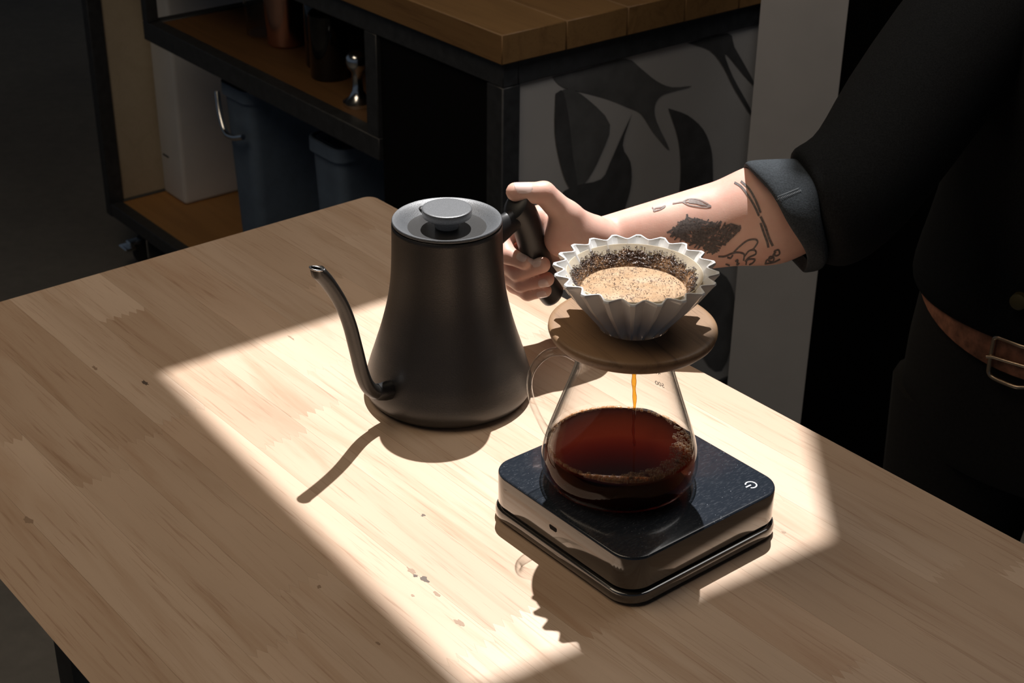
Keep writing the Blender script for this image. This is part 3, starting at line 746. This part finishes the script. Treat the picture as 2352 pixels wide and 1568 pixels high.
tube('bail_handle', catmull([(-.055, -.208, .415), (-.035, -.216, .375), (-.010, -.220, .345), (.020, -.219, .343), (.05, -.214, .352)], 5), .006, MAT['chrome'], b1_, 10)
# vessels on the shelf
def vessel(name, label, cat, s, b_, prof, mat, n=40, group=None):
    o = link(name, lathe_me(prof, n), mat, None, 40); o.location = cartw(s, b_, .6505); setp(o, label, cat, group); return o
def onshelf(px, py, z=.6505):
    p = onplane(px, py, (0, 0, z), (0, 0, 1)); d = np.array([math.cos(CANG), math.sin(CANG)]); nn = np.array([-d[1], d[0]])
    return float((p[:2] - CP) @ d), float((p[:2] - CP) @ nn)
cup = [(0, .002), (.030, .002), (.032, 0), (.036, .004), (.039, .06), (.040, .105), (.038, .105), (.037, .06), (.034, .006), (0, .006)]
s1, q1 = onshelf(612, 110); vessel('copper_cup', 'copper cup catching light on the cart shelf', 'cup', s1, q1 + .045, cup, MAT['copper'])
s2, q2 = onshelf(566, 100); g = vessel('glass_beaker', 'clear glass beaker beside the copper cup', 'beaker', s2 - .03, q2 + .06, cup, MAT['clearglass'])
MAT['glossblack'] = plain('gloss_black', (0.004, 0.004, 0.004), 0.08, coat=.6)
can = [(0, 0), (.034, 0), (.036, .003), (.036, .148), (.033, .152), (.0, .153)]
s3, q3 = onshelf(695, 160); vessel('black_canister', 'taller glossy black canister on the shelf beside the copper cup', 'canister', s3 + .0, q3 + .05, can, MAT['glossblack'])
s4, q4 = onshelf(735, 190); vessel('black_canister', 'shorter glossy black canister on the shelf beside the silver tamper', 'canister', s4 - .02, q4 + .035, [(r, z * .82) for r, z in can], MAT['glossblack'])
s5, q5 = onshelf(782, 245)
tm = [(0, 0), (.026, 0), (.0275, .003), (.0275, .008), (.016, .016), (.010, .028), (.0085, .050), (.010, .062), (.0165, .070), (.0195, .080), (.0185, .090), (.012, .098), (0, .101)]
vessel('silver_tamper', 'polished silver tamper with a round knob on the cart shelf', 'tamper', s5 + .012, q5 + .03, tm, MAT['chrome'])

# ------------------------------------------------------------------ mural wall, column, black sheet for the dark void
wall = box('wall_back', (-.33, .72, 3.98, 4.06, 0, HC), MAT['wallgrey'], None); wall['kind'] = 'structure'
d2 = np.array([math.cos(CANG), math.sin(CANG)]); n2_ = np.array([-d2[1], d2[0]])
MPS = CS - .006                                  # painted face of the end panel, in the cart's own x
mp = box('painted_end_panel', (MPS - .012, MPS, .0355, CB - .0355, .1505, .8315), MAT['wallgrey'], cart); mp['label'] = 'grey end panel painted with black leaves'
MP0 = CP + d2 * MPS
def mural(pts, mat, lift):
    q = []
    for x, y in pts:
        p = onplane(1150 + x * .3571, y * .3571, (MP0[0], MP0[1], 0), (d2[0], d2[1], 0))
        q.append((min(CB - .037, max(.037, float((p[:2] - CP) @ n2_))), min(.829, max(.152, p[2]))))
    cpt = catmull([np.array(a) for a in q + [q[0]]], 3)[:-1]; n = len(cpt)
    cpt = [(min(CB - .036, max(.036, a[0])), min(.8305, max(.151, a[1]))) for a in cpt]
    link('painted_leaf', mesh([(MPS + lift, a[0], a[1]) for a in cpt], [tuple(range(n))]), mat, mp)
mural([(330, 380), (560, 300), (800, 330), (900, 440), (1000, 520), (1100, 560), (1230, 552), (1110, 585), (1030, 615), (990, 680), (1000, 780), (1085, 965), (980, 850), (900, 730), (820, 690), (700, 640), (560, 600), (400, 560)], MAT['leafmid'], .0010)
mural([(350, 600), (440, 570), (560, 640), (700, 800), (640, 1000), (560, 1150), (480, 1220), (430, 1190), (380, 1050), (345, 850)], MAT['leafmid'], .0012)
mural([(350, 600), (400, 590), (440, 800), (460, 1000), (490, 1200), (430, 1190), (380, 1050), (345, 850)], MAT['leafdark'], .0016)
mural([(840, 730), (770, 880), (700, 1040), (640, 1150), (480, 1190), (385, 1250), (480, 1330), (650, 1400), (760, 1420), (800, 1320), (835, 1180), (830, 1040), (780, 930)], MAT['leafdark'], .0020)
mural([(1075, 695), (1200, 740), (1300, 830), (1350, 950), (1362, 1080), (1355, 1240), (1280, 1400), (1130, 1450), (1145, 1250), (1155, 1100), (1140, 900)], MAT['leafdark'], .0010)
mural([(1200, 230), (1460, 150), (1500, 300), (1580, 440), (1640, 560), (1560, 480), (1440, 340), (1490, 490), (1600, 690), (1620, 760), (1500, 570), (1430, 430), (1340, 320)], MAT['leafdark'], .0012)
mural([(1300, 1700), (1450, 1780), (1510, 1950), (1500, 2150), (1420, 2380), (1300, 2300), (1260, 2000)], MAT['leafmid'], .0012)
# white column
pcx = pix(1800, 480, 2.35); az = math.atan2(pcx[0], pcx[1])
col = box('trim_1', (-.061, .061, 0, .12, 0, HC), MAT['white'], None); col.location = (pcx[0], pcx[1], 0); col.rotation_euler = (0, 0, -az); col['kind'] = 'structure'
wr = box('dark_void_sheet', (0, 3.2, 0, .08, 0, HC), MAT['voidblack'], None); wr['kind'] = 'structure'; wr.location = (.44, 2.52, 0); wr.rotation_euler = (0, 0, math.radians(-14))  # black sheet standing in for the dark void beside the column

# ------------------------------------------------------------------ person (only the arm reaches into the light)
def sd_cone(P, a, b, ra, rb):
    """tapered capsule distance"""
    a = np.asarray(a, np.float32); b = np.asarray(b, np.float32); ba = b - a; l2 = float(ba @ ba) + 1e-12
    pa = P - a; t = np.clip((pa @ ba) / l2, 0, 1).astype(np.float32)
    d = pa - t[:, None] * ba
    return np.sqrt(np.einsum('ij,ij->i', d, d)) - (ra + (rb - ra) * t)
def smin(a, b, k):
    h = np.clip(0.5 + 0.5 * (b - a) / k, 0, 1)
    return b + (a - b) * h - k * h * (1 - h)
def surface_nets(fn, lo, hi, vox):
    lo = np.array(lo, float); hi = np.array(hi, float)
    n = np.ceil((hi - lo) / vox).astype(int) + 1
    ax = [np.arange(n[i], dtype=np.float32) * vox + lo[i] for i in range(3)]
    F = np.empty(n, np.float32)
    for i in range(0, n[0], 8):
        X, Y, Z = np.meshgrid(ax[0][i:i + 8], ax[1], ax[2], indexing='ij')
        F[i:i + 8] = fn(np.stack([X.ravel(), Y.ravel(), Z.ravel()], 1).astype(np.float32)).reshape(X.shape)
    ins = F < 0
    c = np.zeros(tuple(n - 1), int)
    for dx in (0, 1):
        for dy in (0, 1):
            for dz in (0, 1): c += ins[dx:n[0] - 1 + dx, dy:n[1] - 1 + dy, dz:n[2] - 1 + dz]
    act = np.argwhere((c > 0) & (c < 8)); idx = -np.ones(tuple(n - 1), int); idx[tuple(act.T)] = np.arange(len(act))
    S = np.zeros((len(act), 3)); W = np.zeros(len(act))
    cor = [(0, 0, 0), (1, 0, 0), (0, 1, 0), (1, 1, 0), (0, 0, 1), (1, 0, 1), (0, 1, 1), (1, 1, 1)]
    for p in range(8):
        for q in range(p + 1, 8):
            A, B = np.array(cor[p]), np.array(cor[q])
            if abs(A - B).sum() != 1: continue
            fa = F[tuple((act + A).T)]; fb = F[tuple((act + B).T)]; mk = (fa < 0) != (fb < 0)
            t = np.where(mk, fa / np.where(mk, fa - fb, 1), 0)
            S += np.where(mk[:, None], A + (B - A) * t[:, None], 0); W += mk
    V = lo + (act + S / W[:, None]) * vox
    faces = []
    for d in range(3):
        u, v = (d + 1) % 3, (d + 2) % 3
        e = np.eye(3, dtype=int)[d]
        sl0 = [slice(0, n[k] - 1) if k == d else slice(1, n[k] - 1) for k in range(3)]
        A = ins[tuple(sl0)]; sl1 = [slice(1, n[k]) if k == d else slice(1, n[k] - 1) for k in range(3)]; B = ins[tuple(sl1)]
        for cond, flip in ((A & ~B, False), (~A & B, True)):
            g = np.argwhere(cond); off = np.array([0 if k == d else 1 for k in range(3)]); g = g + off
            eu = np.eye(3, dtype=int)[u]; ev = np.eye(3, dtype=int)[v]
            q = [idx[tuple((g - eu - ev).T)], idx[tuple((g - ev).T)], idx[tuple(g.T)], idx[tuple((g - eu).T)]]
            fq = np.stack(q if not flip else q[::-1], 1); faces.append(fq[(fq >= 0).all(1)])
    return V, np.concatenate(faces)

def HD(y): return 1.352 + (y - 450) * 0.000354     # depth of the kettle grip at image height y
def hp_(px, py, dd): return pix(px, py, HD(py) + dd)
fingers = {
    'index': ([(1240, 503, .030), (1150, 548, .014), (1166, 586, -.010), (1203, 601, -.0205)], (.0100, .0088, .0080, .0070)),
    'middle': ([(1246, 548, .034), (1146, 592, .012), (1188, 624, -.012), (1246, 608, -.0225)], (.0102, .0092, .0084, .0074)),
    'ring': ([(1262, 592, .034), (1152, 622, .010), (1196, 650, -.012), (1256, 641, -.0215)], (.0098, .0088, .0080, .0070)),
    'little': ([(1284, 632, .030), (1182, 654, .006), (1212, 673, -.010), (1252, 667, -.0180)], (.0088, .0077, .0070, .0062)),
}
WR = pix(1398, 570, 1.425); EL = pix(1985, 440, 1.435)
MCPs = {k: hp_(*v[0][0]) for k, v in fingers.items()}
th_cmc = pix(1362, 545, 1.402); th_mcp = pix(1303, 497, 1.378); th_ip = pix(1249, 443, 1.362); th_tip = pix(1184, 440, 1.352)
ax_f = (EL - WR) / np.linalg.norm(EL - WR)
upf = UPV - ax_f * (UPV @ ax_f); upf /= np.linalg.norm(upf)
bkf = np.cross(ax_f, upf)
def arm_sdf(P):
    # forearm: two blended cones give an oval wrist filling out towards the elbow
    mid = WR + (EL - WR) * .62
    d = smin(sd_cone(P, WR + upf * .0115, mid + upf * .008, .0185, .0345), sd_cone(P, WR - upf * .0115, mid - upf * .010, .0185, .0350), .016)
    d = smin(d, sd_cone(P, mid, EL, .041, .043), .02)
    # palm: metacarpals + pads
    for k, rr in (('index', .0125), ('middle', .0130), ('ring', .0128), ('little', .0120)):
        d = smin(d, sd_cone(P, WR + (MCPs[k] - WR) * .08, MCPs[k], .0170, rr), .010)
    d = smin(d, sd_cone(P, th_cmc, pix(1296, 545, 1.385), .0185, .0185), .012)      # thumb pad
    d = smin(d, sd_cone(P, pix(1372, 600, 1.425), hp_(1305, 622, .022), .018, .0155), .012)  # little-finger side pad
    # thumb
    th = smin(sd_cone(P, th_cmc, th_mcp, .0170, .0132), sd_cone(P, th_mcp, th_ip, .0126, .0103), .006)
    th = smin(th, sd_cone(P, th_ip, th_tip, .0099, .0080), .003)
    th = smin(th, sd_cone(P, th_ip + (th_tip - th_ip) * .45 - UPV * .0012, th_tip - UPV * .0006, .0084, .0074), .003)
    d = smin(d, th, .009)
    fs = None
    for k, (pp, rr) in fingers.items():
        q = [hp_(*p) for p in pp]
        f = smin(sd_cone(P, q[0], q[1], rr[0], rr[1]), sd_cone(P, q[1], q[2], rr[1], rr[2]), .003)
        f = smin(f, sd_cone(P, q[2], q[3], rr[2], rr[3]), .0025)
        fs = f if fs is None else smin(fs, f, .0012)
    return smin(d, fs, .006)
allp = [WR, EL, th_tip, th_ip] + [hp_(*p) for v in fingers.values() for p in v[0]]
lo = np.min(allp, axis=0) - .05; hi = np.max(allp, axis=0) + .05
AV, AF = surface_nets(arm_sdf, lo, hi, .0016)

# torso frame
FD = np.array([-.6, -.8, 0]); RT = np.array([-.8, .6, 0])
TC = np.array([.605, 1.49, ZT])
def ellring(c, hw, hd, n=40, tilt=0.0):
    out = []
    for k in range(n):
        t = 2 * math.pi * k / n; off = FD * hd * math.cos(t) + RT * hw * math.sin(t)
        out.append(c + off + np.array((0, 0, tilt * float(off @ FD))))
    return out
def loft(rings, cap0=True, cap1=True):
    n = len(rings[0]); vs = [p for r in rings for p in r]; fs = []
    for i in range(len(rings) - 1):
        fs += [(i * n + k, i * n + (k + 1) % n, (i + 1) * n + (k + 1) % n, (i + 1) * n + k) for k in range(n)]
    if cap0: fs.append(tuple(range(n))[::-1])
    if cap1: fs.append(tuple(range((len(rings) - 1) * n, len(rings) * n)))
    return vs, fs
def fixn(me):
    bm = bmesh.new(); bm.from_mesh(me); bmesh.ops.recalc_face_normals(bm, faces=bm.faces); bm.to_mesh(me); bm.free(); return me
# body core (torso, neck, head) as a coarse continuous surface; joined with the arm into one mesh
SH_R = pix(2330, -60, 1.50); SH_L = SH_R - RT * .36 + np.array((0, 0, .01))
NK = (SH_R + SH_L) / 2 + np.array((0, 0, .035)) + FD * .02; HDc = NK + np.array((0, 0, .155)) + FD * .045
HIP = TC + np.array((0, 0, -.10))
def body_sdf(P):
    ch = (SH_R + SH_L) / 2 + np.array((0, 0, -.06))
    d = smin(sd_cone(P, HIP + RT * .05, ch + RT * .06, .065, .070), sd_cone(P, HIP - RT * .05, ch - RT * .06, .075, .075), .03)
    d = smin(d, sd_cone(P, SH_R - RT * .03, SH_L + RT * .03, .04, .04), .03)
    d = smin(d, sd_cone(P, NK - np.array((0, 0, .05)), HDc - np.array((0, 0, .06)) - FD * .03, .056, .052), .03)
    d = smin(d, sd_cone(P, HDc + np.array((0, 0, .035)) - FD * .02, HDc + np.array((0, 0, .02)) + FD * .012, .082, .076), .03)
    d = smin(d, sd_cone(P, HDc - np.array((0, 0, .05)) + FD * .03, HDc - np.array((0, 0, .075)) + FD * .05, .050, .035), .03)
    d = smin(d, sd_cone(P, HDc + np.array((0, 0, .01)) + FD * .088, HDc - np.array((0, 0, .022)) + FD * .102, .008, .013), .010)
    for e in (-1, 1): d = smin(d, sd_cone(P, HDc + RT * .078 * e + np.array((0, 0, .018)), HDc + RT * .080 * e - np.array((0, 0, .018)), .016, .010), .006)
    d = smin(d, sd_cone(P, SH_R - RT * .03, EL, .042, .043), .02)
    return d
ptsb = [HIP, SH_R, SH_L, HDc, EL]
BV, BF = surface_nets(body_sdf, np.min(ptsb, axis=0) - .17, np.max(ptsb, axis=0) + .17, .011)
person = link('person', mesh(np.concatenate([AV, BV]), np.concatenate([AF, BF + len(AV)])), MAT['skin'], None, 180)
setp(person, 'person in black clothes and brown belt gripping the kettle handle, tattooed forearm lit', 'person')
smo = person.modifiers.new('smooth', 'SMOOTH'); smo.factor = .5; smo.iterations = 3
# hair and face features above the frame
hr = [];
def hair_sdf(P):
    d = sd_cone(P, HDc + np.array((0, 0, .045)) - FD * .028, HDc + np.array((0, 0, .04)) - FD * .005, .089, .086)
    return np.maximum(d, -((P - (HDc + np.array((0, 0, .045)))) @ np.array((FD[0] * -.8, FD[1] * -.8, .6), np.float32)) - .012)
HV, HF = surface_nets(hair_sdf, HDc - .16, HDc + .18, .009)
link('hair', mesh(HV, HF), MAT['hair'], person, 180)
for e in (-1, 1):
    ec = HDc + FD * .082 + RT * .031 * e + np.array((0, 0, .016))
    bm = bmesh.new(); bmesh.ops.create_uvsphere(bm, u_segments=14, v_segments=8, radius=.011); bmesh.ops.translate(bm, verts=bm.verts, vec=Vector(ec)); link('eye', bm_mesh(bm), MAT['ink'], person, 180)
mc = HDc + FD * .084 - np.array((0, 0, .052))
tube('mouth', [mc + RT * .022 - FD * .012, mc + RT * .010, mc, mc - RT * .010, mc - RT * .022 - FD * .012], [.002, .005, .0055, .005, .002], MAT['nail'], person, 10)

# nails: shallow curved plates set into the finger ends
def nail(a, b, r, up, length, width, parent=person, back=.25):
    a = np.array(a); b = np.array(b); t = (b - a) / np.linalg.norm(b - a); up = up - t * (up @ t); up /= np.linalg.norm(up); s_ = np.cross(t, up)
    vs, fs = [], []; nu, nv = 9, 7
    for i in range(nu):
        x = (i / (nu - 1) - .5)
        for j in range(nv):
            y = (j / (nv - 1) - .5) * 2; wd = width * math.sqrt(max(.05, 1 - (abs(x) * 2) ** 4 * .75))
            p0_ = b + t * (x * length - length * back) + s_ * (y * wd)
            h = BARM.ray_cast(Vector(p0_ + up * .03), Vector(-up))
            q_ = (np.array(h[0]) if h[0] is not None else p0_ + up * r) + up * (.0004 * (1 - y * y) + .0001)
            vs.append(q_)
    for i in range(nu - 1):
        for j in range(nv - 1): fs.append((i * nv + j, (i + 1) * nv + j, (i + 1) * nv + j + 1, i * nv + j + 1))
    link('fingernail', mesh(vs, fs), MAT['nail'], parent, 180)
# sleeve and shirt
def pring(cx, cy, dep, vx, vy, r2, n=40):
    c = pix(cx, cy, dep); a = (RGT * vx - UPV * vy) * dep / F_PX; out = []
    bvec = FWD * r2 + RGT * 0
    return [c + a * math.cos(2 * math.pi * k / n) + bvec * math.sin(2 * math.pi * k / n) for k in range(n)]
cuff = [(1800, 502, 1.416, -60, -100, .041), (1790, 503, 1.415, -66, -110, .045), (1781, 502, 1.414, -71, -116, .0475), (1777, 500, 1.414, -72, -121, .0505), (1784, 498, 1.414, -69, -128, .053), (1812, 496, 1.415, -57, -131, .0545), (1838, 494, 1.416, -40, -133, .0545), (1856, 491, 1.417, -31, -130, .053), (1862, 490, 1.417, -28, -122, .0495), (1858, 490, 1.417, -28, -112, .046)]
v_, f_ = loft([pring(*c) for c in cuff], False, False)
v_ = [np.array(p) for p in v_]
rgc = np.random.RandomState(3)
for i, p in enumerate(v_):
    k = i % 40; t = 2 * math.pi * k / 40
    v_[i] = p + UPV * (.0016 * math.sin(3 * t + i // 40 * .8)) + RGT * .0015 * math.sin(5 * t + 1)
cf = link('rolled_cuff', fixn(mesh(v_, f_)), MAT['cuff'], person, 180); cf['label'] = 'rolled black denim cuff'
sub = cf.modifiers.new('sub', 'SUBSURF'); sub.levels = 1; sub.render_levels = 2
slv = [(1850, 490, 1.417, -28, -108, .044), (1862, 486, 1.417, -36, -120, .050), (1872, 480, 1.417, -56, -133, .055), (1892, 472, 1.418, -58, -138, .057), (1930, 455, 1.42, -62, -138, .057), (1985, 400, 1.43, -88, -126, .058), (2060, 290, 1.445, -120, -101, .060), (2180, 120, 1.47, -120, -105, .065), (2330, -60, 1.50, -130, -110, .072), (2420, -110, 1.52, -60, -60, .05)]
sv1, sf1 = loft([pring(*c) for c in slv])
tors = []
for z, hw, hd, sx, tl in ((-.060, .176, .132, 0, .03), (-.048, .183, .140, 0, .03), (-.01, .179, .138, 0, 0), (.05, .174, .134, 0, 0), (.13, .178, .135, 0, 0), (.22, .185, .132, .01, 0), (.29, .175, .118, .015, 0), (.335, .14, .095, .02, 0), (.36, .09, .075, .02, 0), (.375, .068, .066, .02, 0)):
    f = (z + .02) / .395; c = TC + (np.array(((SH_R + SH_L) / 2)) * np.array((1, 1, 0)) - TC * np.array((1, 1, 0))) * max(0, min(1, f)) + np.array((0, 0, z)) + FD * sx
    tors.append(ellring(c, hw, hd, 48, tl))
sv2, sf2 = loft(tors, False, False)
# other sleeve hangs down into the trouser pocket
lsl = catmull([SH_L, SH_L + np.array((0, 0, -.16)) - RT * .06, SH_L + np.array((0, 0, -.28)) - RT * .085 + FD * .02, TC - RT * .20 + np.array((0, 0, -.06)) + FD * .05, TC - RT * .175 + np.array((0, 0, -.15)) + FD * .06], 4)
sv3, sf3 = tube_data(lsl, [.07 - .028 * i / len(lsl) for i in range(len(lsl))], 20)
vv = list(sv1) + list(sv2) + list(sv3); ff = [tuple(f) for f in sf1] + [tuple(i + len(sv1) for i in f) for f in sf2] + [tuple(i + len(sv1) + len(sv2) for i in f) for f in sf3]
sh = link('shirt', fixn(mesh(vv, ff)), MAT['cloth'], person, 180); sh['label'] = 'loose black denim shirt'
sub = sh.modifiers.new('sub', 'SUBSURF'); sub.levels = 1; sub.render_levels = 1
# trousers
tr = [ellring(TC + np.array((0, 0, z)), hw, hd, 40, tl) for z, hw, hd, tl in ((.028, .160, .112, -.45), (-.02, .165, .120, -.45), (-.12, .174, .126, -.25), (-.20, .176, .125, -.1), (-.24, .165, .11, 0))]
tv, tf = loft(tr)
vv, ff = list(tv), list(tf)
for e in (-1, 1):
    lg = [TC + RT * .088 * e + np.array((0, 0, -.19)), TC + RT * .095 * e + np.array((0, 0, -.45)) + FD * .01, TC + RT * .10 * e + np.array((0, 0, -.80)) - FD * .01]
    a_, b_ = tube_data(catmull(lg, 5), [.098 - .004 * i for i in range(11)], 20)
    ff += [tuple(i + len(vv) for i in f) for f in b_]; vv += list(a_)
link('trousers', fixn(mesh(vv, ff)), MAT['trousers'], person, 60)
for e in (-1, 1):
    c = TC + RT * .10 * e - np.array((0, 0, ZT)); c[2] = 0
    rings = []
    for fd_, w_, h_ in ((-.09, .022, .055), (-.07, .036, .085), (-.01, .040, .110), (.06, .042, .085), (.12, .044, .055), (.165, .034, .035), (.180, .012, .018)):
        rings.append([c + FD * fd_ + RT * w_ * math.cos(t) + np.array((0, 0, h_ * .5 + h_ * .5 * math.sin(t))) for t in np.linspace(0, 2 * math.pi, 17)[:-1]])
    a_, b_ = loft(rings); link('shoe', fixn(mesh(a_, b_)), MAT['rubber'], person, 180)
# belt
def beltp(t, out, dz=0.0):
    tt = math.radians(t); hw, hd = .168 + out, .124 + out
    off = FD * hd * math.cos(tt) + RT * hw * math.sin(tt)
    return TC + off + np.array((0, 0, BZ + dz + BT * max(-.012, float(off @ FD))))
BZ, BT = -.014, -.48
rings = []
for t in range(0, 360, 5):
    rings.append([beltp(t, 0.0, -.017), beltp(t, .0045, -.0165), beltp(t, .0045, .0165), beltp(t, 0.0, .017)])
n = len(rings); vs_ = [p for r in rings for p in r]; fs_ = [(i * 4 + k, i * 4 + (k + 1) % 4, ((i + 1) % n) * 4 + (k + 1) % 4, ((i + 1) % n) * 4 + k) for i in range(n) for k in range(4)]
belt = link('belt', fixn(mesh(vs_, fs_)), MAT['leather'], person, 40); belt['label'] = 'brown leather belt'
tb = 7.5
def bk(dt, dz, o=.0085): return beltp(tb + dt, o, dz)
loop = [bk(-7, .0235, .006), bk(-4, .0235), bk(3, .0235), bk(5.4, .021), bk(5.9, .014), bk(5.9, -.014), bk(5.4, -.021), bk(3, -.0235), bk(-4, -.0235), bk(-7, -.0235, .006)]
bkl = tube('buckle', catmull(loop, 4), .0024, MAT['brass'], belt, 12)
tube('prong', [bk(-6, 0, .006), bk(0, 0, .0075), bk(5, .001, .0105), bk(6.8, 0, .0125)], .0019, MAT['brass'], belt, 10)
for dt in (-14, -24):
    wv, wf = tube_data([beltp(tb + dt, .003), beltp(tb + dt, .0051)], .0022, 12); link('punched_hole', mesh(wv, wf), MAT['blackpanel'], belt)
# shirt button
bp = onplane(2346, 686, TC + FD * .138, FD)
wv, wf = tube_data([np.array(bp) - FD * .006, np.array(bp) + FD * .010, np.array(bp) + FD * .0115], [.0085, .0085, .006], 20); link('button', mesh(wv, wf), MAT['button'], person, 40)

# tattoos and stitching laid on the real surfaces
dg = bpy.context.evaluated_depsgraph_get(); dg.update()
def bvh_of(o):
    e = o.evaluated_get(dg); me = e.to_mesh(); vs = [v.co.copy() for v in me.vertices]; fs = [tuple(p.vertices) for p in me.polygons]; e.to_mesh_clear()
    return BVHTree.FromPolygons(vs, fs)
BARM = bvh_of(person); BCUF = bvh_of(cf)
nail(th_ip, th_tip, .0079, UPV * .50 - FWD * .87, .0160, .0064, back=.28)
for k in ('index', 'middle', 'ring', 'little'):
    pp, rr = fingers[k]; nail(hp_(*pp[2]), hp_(*pp[3]), rr[3] + .0001, -FWD * .75 + UPV * (-.45 if k in ('ring', 'little') else .35) + RGT * .3, .0095, rr[3] * .66, back=.15)

def stroke(name, lines, wpx, mat, parent, bvh=None, lift=.00025, kind=None):
    bvh = bvh or BARM; vs, fs = [], []
    for ln in lines:
        pts = catmull([np.array(p, float) for p in ln], 4) if len(ln) > 2 else [np.array(ln[0], float) + (np.array(ln[1], float) - np.array(ln[0], float)) * t for t in np.linspace(0, 1, 6)]
        row = []
        for i, p in enumerate(pts):
            t = pts[min(i + 1, len(pts) - 1)] - pts[max(0, i - 1)]; t = t / (np.linalg.norm(t) + 1e-9); nn = np.array((-t[1], t[0]))
            pr = []
            for s_ in (-.5, .5):
                q = p + nn * s_ * wpx; d = Vector(ray(*q)).normalized()
                h = bvh.ray_cast(Vector(CAM), d)
                if h[0] is None: pr = None; break
                pr.append(h[0] - d * lift + h[1] * (lift if h[1].dot(d) < 0 else -lift))
            row.append(pr)
        for A, B in zip(row[:-1], row[1:]):
            if A is None or B is None or (A[0] - B[0]).length > .02: continue
            k = len(vs); vs += [A[0], A[1], B[1], B[0]]; fs.append((k, k + 1, k + 2, k + 3))
    if not vs: return None
    o = link(name, mesh(vs, fs), mat, parent)
    return o
C3 = lambda pts: [(1440 + x * .18707, 400 + y * .18707) for x, y in pts]
o = stroke('tattoo', [C3([(680, 340), (760, 305), (870, 310), (960, 345), (1035, 395)]), C3([(680, 340), (760, 380), (880, 400), (980, 405), (1035, 395)]), C3([(690, 340), (800, 345), (900, 370), (1035, 395)]),
    C3([(330, 455), (345, 420), (420, 405), (475, 385)]), C3([(330, 455), (400, 435), (450, 410), (475, 385)]), C3([(330, 455), (325, 425), (310, 405)]), C3([(560, 360), (620, 350), (680, 340)])], 2.6, MAT['tattoo_soft'], person); o['label'] = 'faded leaf tattoo on the forearm'
hatch = [C3([(760, 315 + 9 * k), (880 + 10 * k, 330 + 9 * k), (985, 385)]) for k in range(5)]
stroke('tattoo', hatch, 2.0, MAT['tattoo_soft'], person)
# sketchy house-like block: short strokes scattered inside a slanted outline
rg = random.Random(21); lines = []
quad = np.array([(735, 540), (1390, 650), (1060, 980), (500, 720)], float)
for _ in range(330):
    u, v = rg.random(), rg.random()
    p = (quad[0] * (1 - u) + quad[1] * u) * (1 - v) + (quad[3] * (1 - u) + quad[2] * u) * v
    if rg.random() < .5: dv = np.array((rg.uniform(40, 110), rg.uniform(8, 26)))
    else: dv = np.array((rg.uniform(35, 80), -rg.uniform(35, 80)))
    lines.append(C3([tuple(p - dv / 2), tuple(p + dv / 2)]))
o = stroke('tattoo', lines, 3.0, MAT['tattoo'], person); o['label'] = 'dense black sketch tattoo'
lines = [C3([(735, 540), (690, 600), (600, 660), (490, 720)]), C3([(735, 490), (740, 510), (735, 540)]), C3([(740, 530), (860, 580)]), C3([(850, 545), (980, 590), (1080, 605)]), C3([(1160, 575), (1100, 640)]), C3([(1270, 610), (1395, 650)]), C3([(1395, 650), (1340, 720), (1200, 850)]), C3([(1100, 850), (1215, 865)]), C3([(1110, 845), (1000, 940)])]
stroke('tattoo', lines, 4.5, MAT['tattoo'], person)
lines = [C3([(1310, 960), (1380, 890), (1480, 815), (1570, 800), (1605, 830), (1580, 880), (1545, 925)]), C3([(1310, 960), (1400, 965), (1440, 990), (1430, 1060)]), C3([(1440, 1010), (1500, 940), (1570, 935), (1580, 980), (1500, 1020), (1450, 1070)]), C3([(1460, 1110), (1480, 1050), (1570, 1045), (1540, 1090), (1500, 1110)]),
         C3([(1120, 1010), (1200, 1010), (1270, 980), (1340, 960)]), C3([(1210, 1100), (1260, 1120)]), C3([(1330, 1070), (1360, 1050), (1350, 1110), (1380, 1090)]), C3([(1230, 1020), (1270, 1030), (1300, 990)]),
         C3([(1700, 1090), (1720, 1050), (1780, 1030), (1800, 980), (1830, 950)]), C3([(1690, 1100), (1800, 1080), (1880, 1040)]), C3([(1810, 940), (1860, 930), (1870, 980), (1820, 1000), (1810, 940)]), C3([(1750, 1010), (1740, 1060), (1790, 1070), (1800, 1020), (1750, 1010)])]
o = stroke('tattoo', lines, 3.6, MAT['tattoo'], person); o['label'] = 'looping line tattoo near the elbow'
lines = [C3([(1320, 100), (1400, 150), (1480, 250), (1560, 380), (1620, 510)]), C3([(1400, 85), (1500, 180), (1580, 320), (1640, 470)]), C3([(1640, 600), (1680, 720), (1720, 830), (1735, 900)]), C3([(1640, 520), (1700, 650), (1745, 790), (1790, 880)])]
stroke('tattoo', lines, 5.0, MAT['tattoo'], person)
stl = []
for k in range(24):
    f = k / 24; x = 1712 + (2140 - 1712) * f; y = 350 + (185 - 350) * f
    stl.append(C3([(x, y), (x + 16, y + 16)]))
o = stroke('stitching', stl + [C3([(1705, 325), (1900, 255), (2110, 170)])], 1.6, MAT['stitch'], cf, BCUF, .0004)
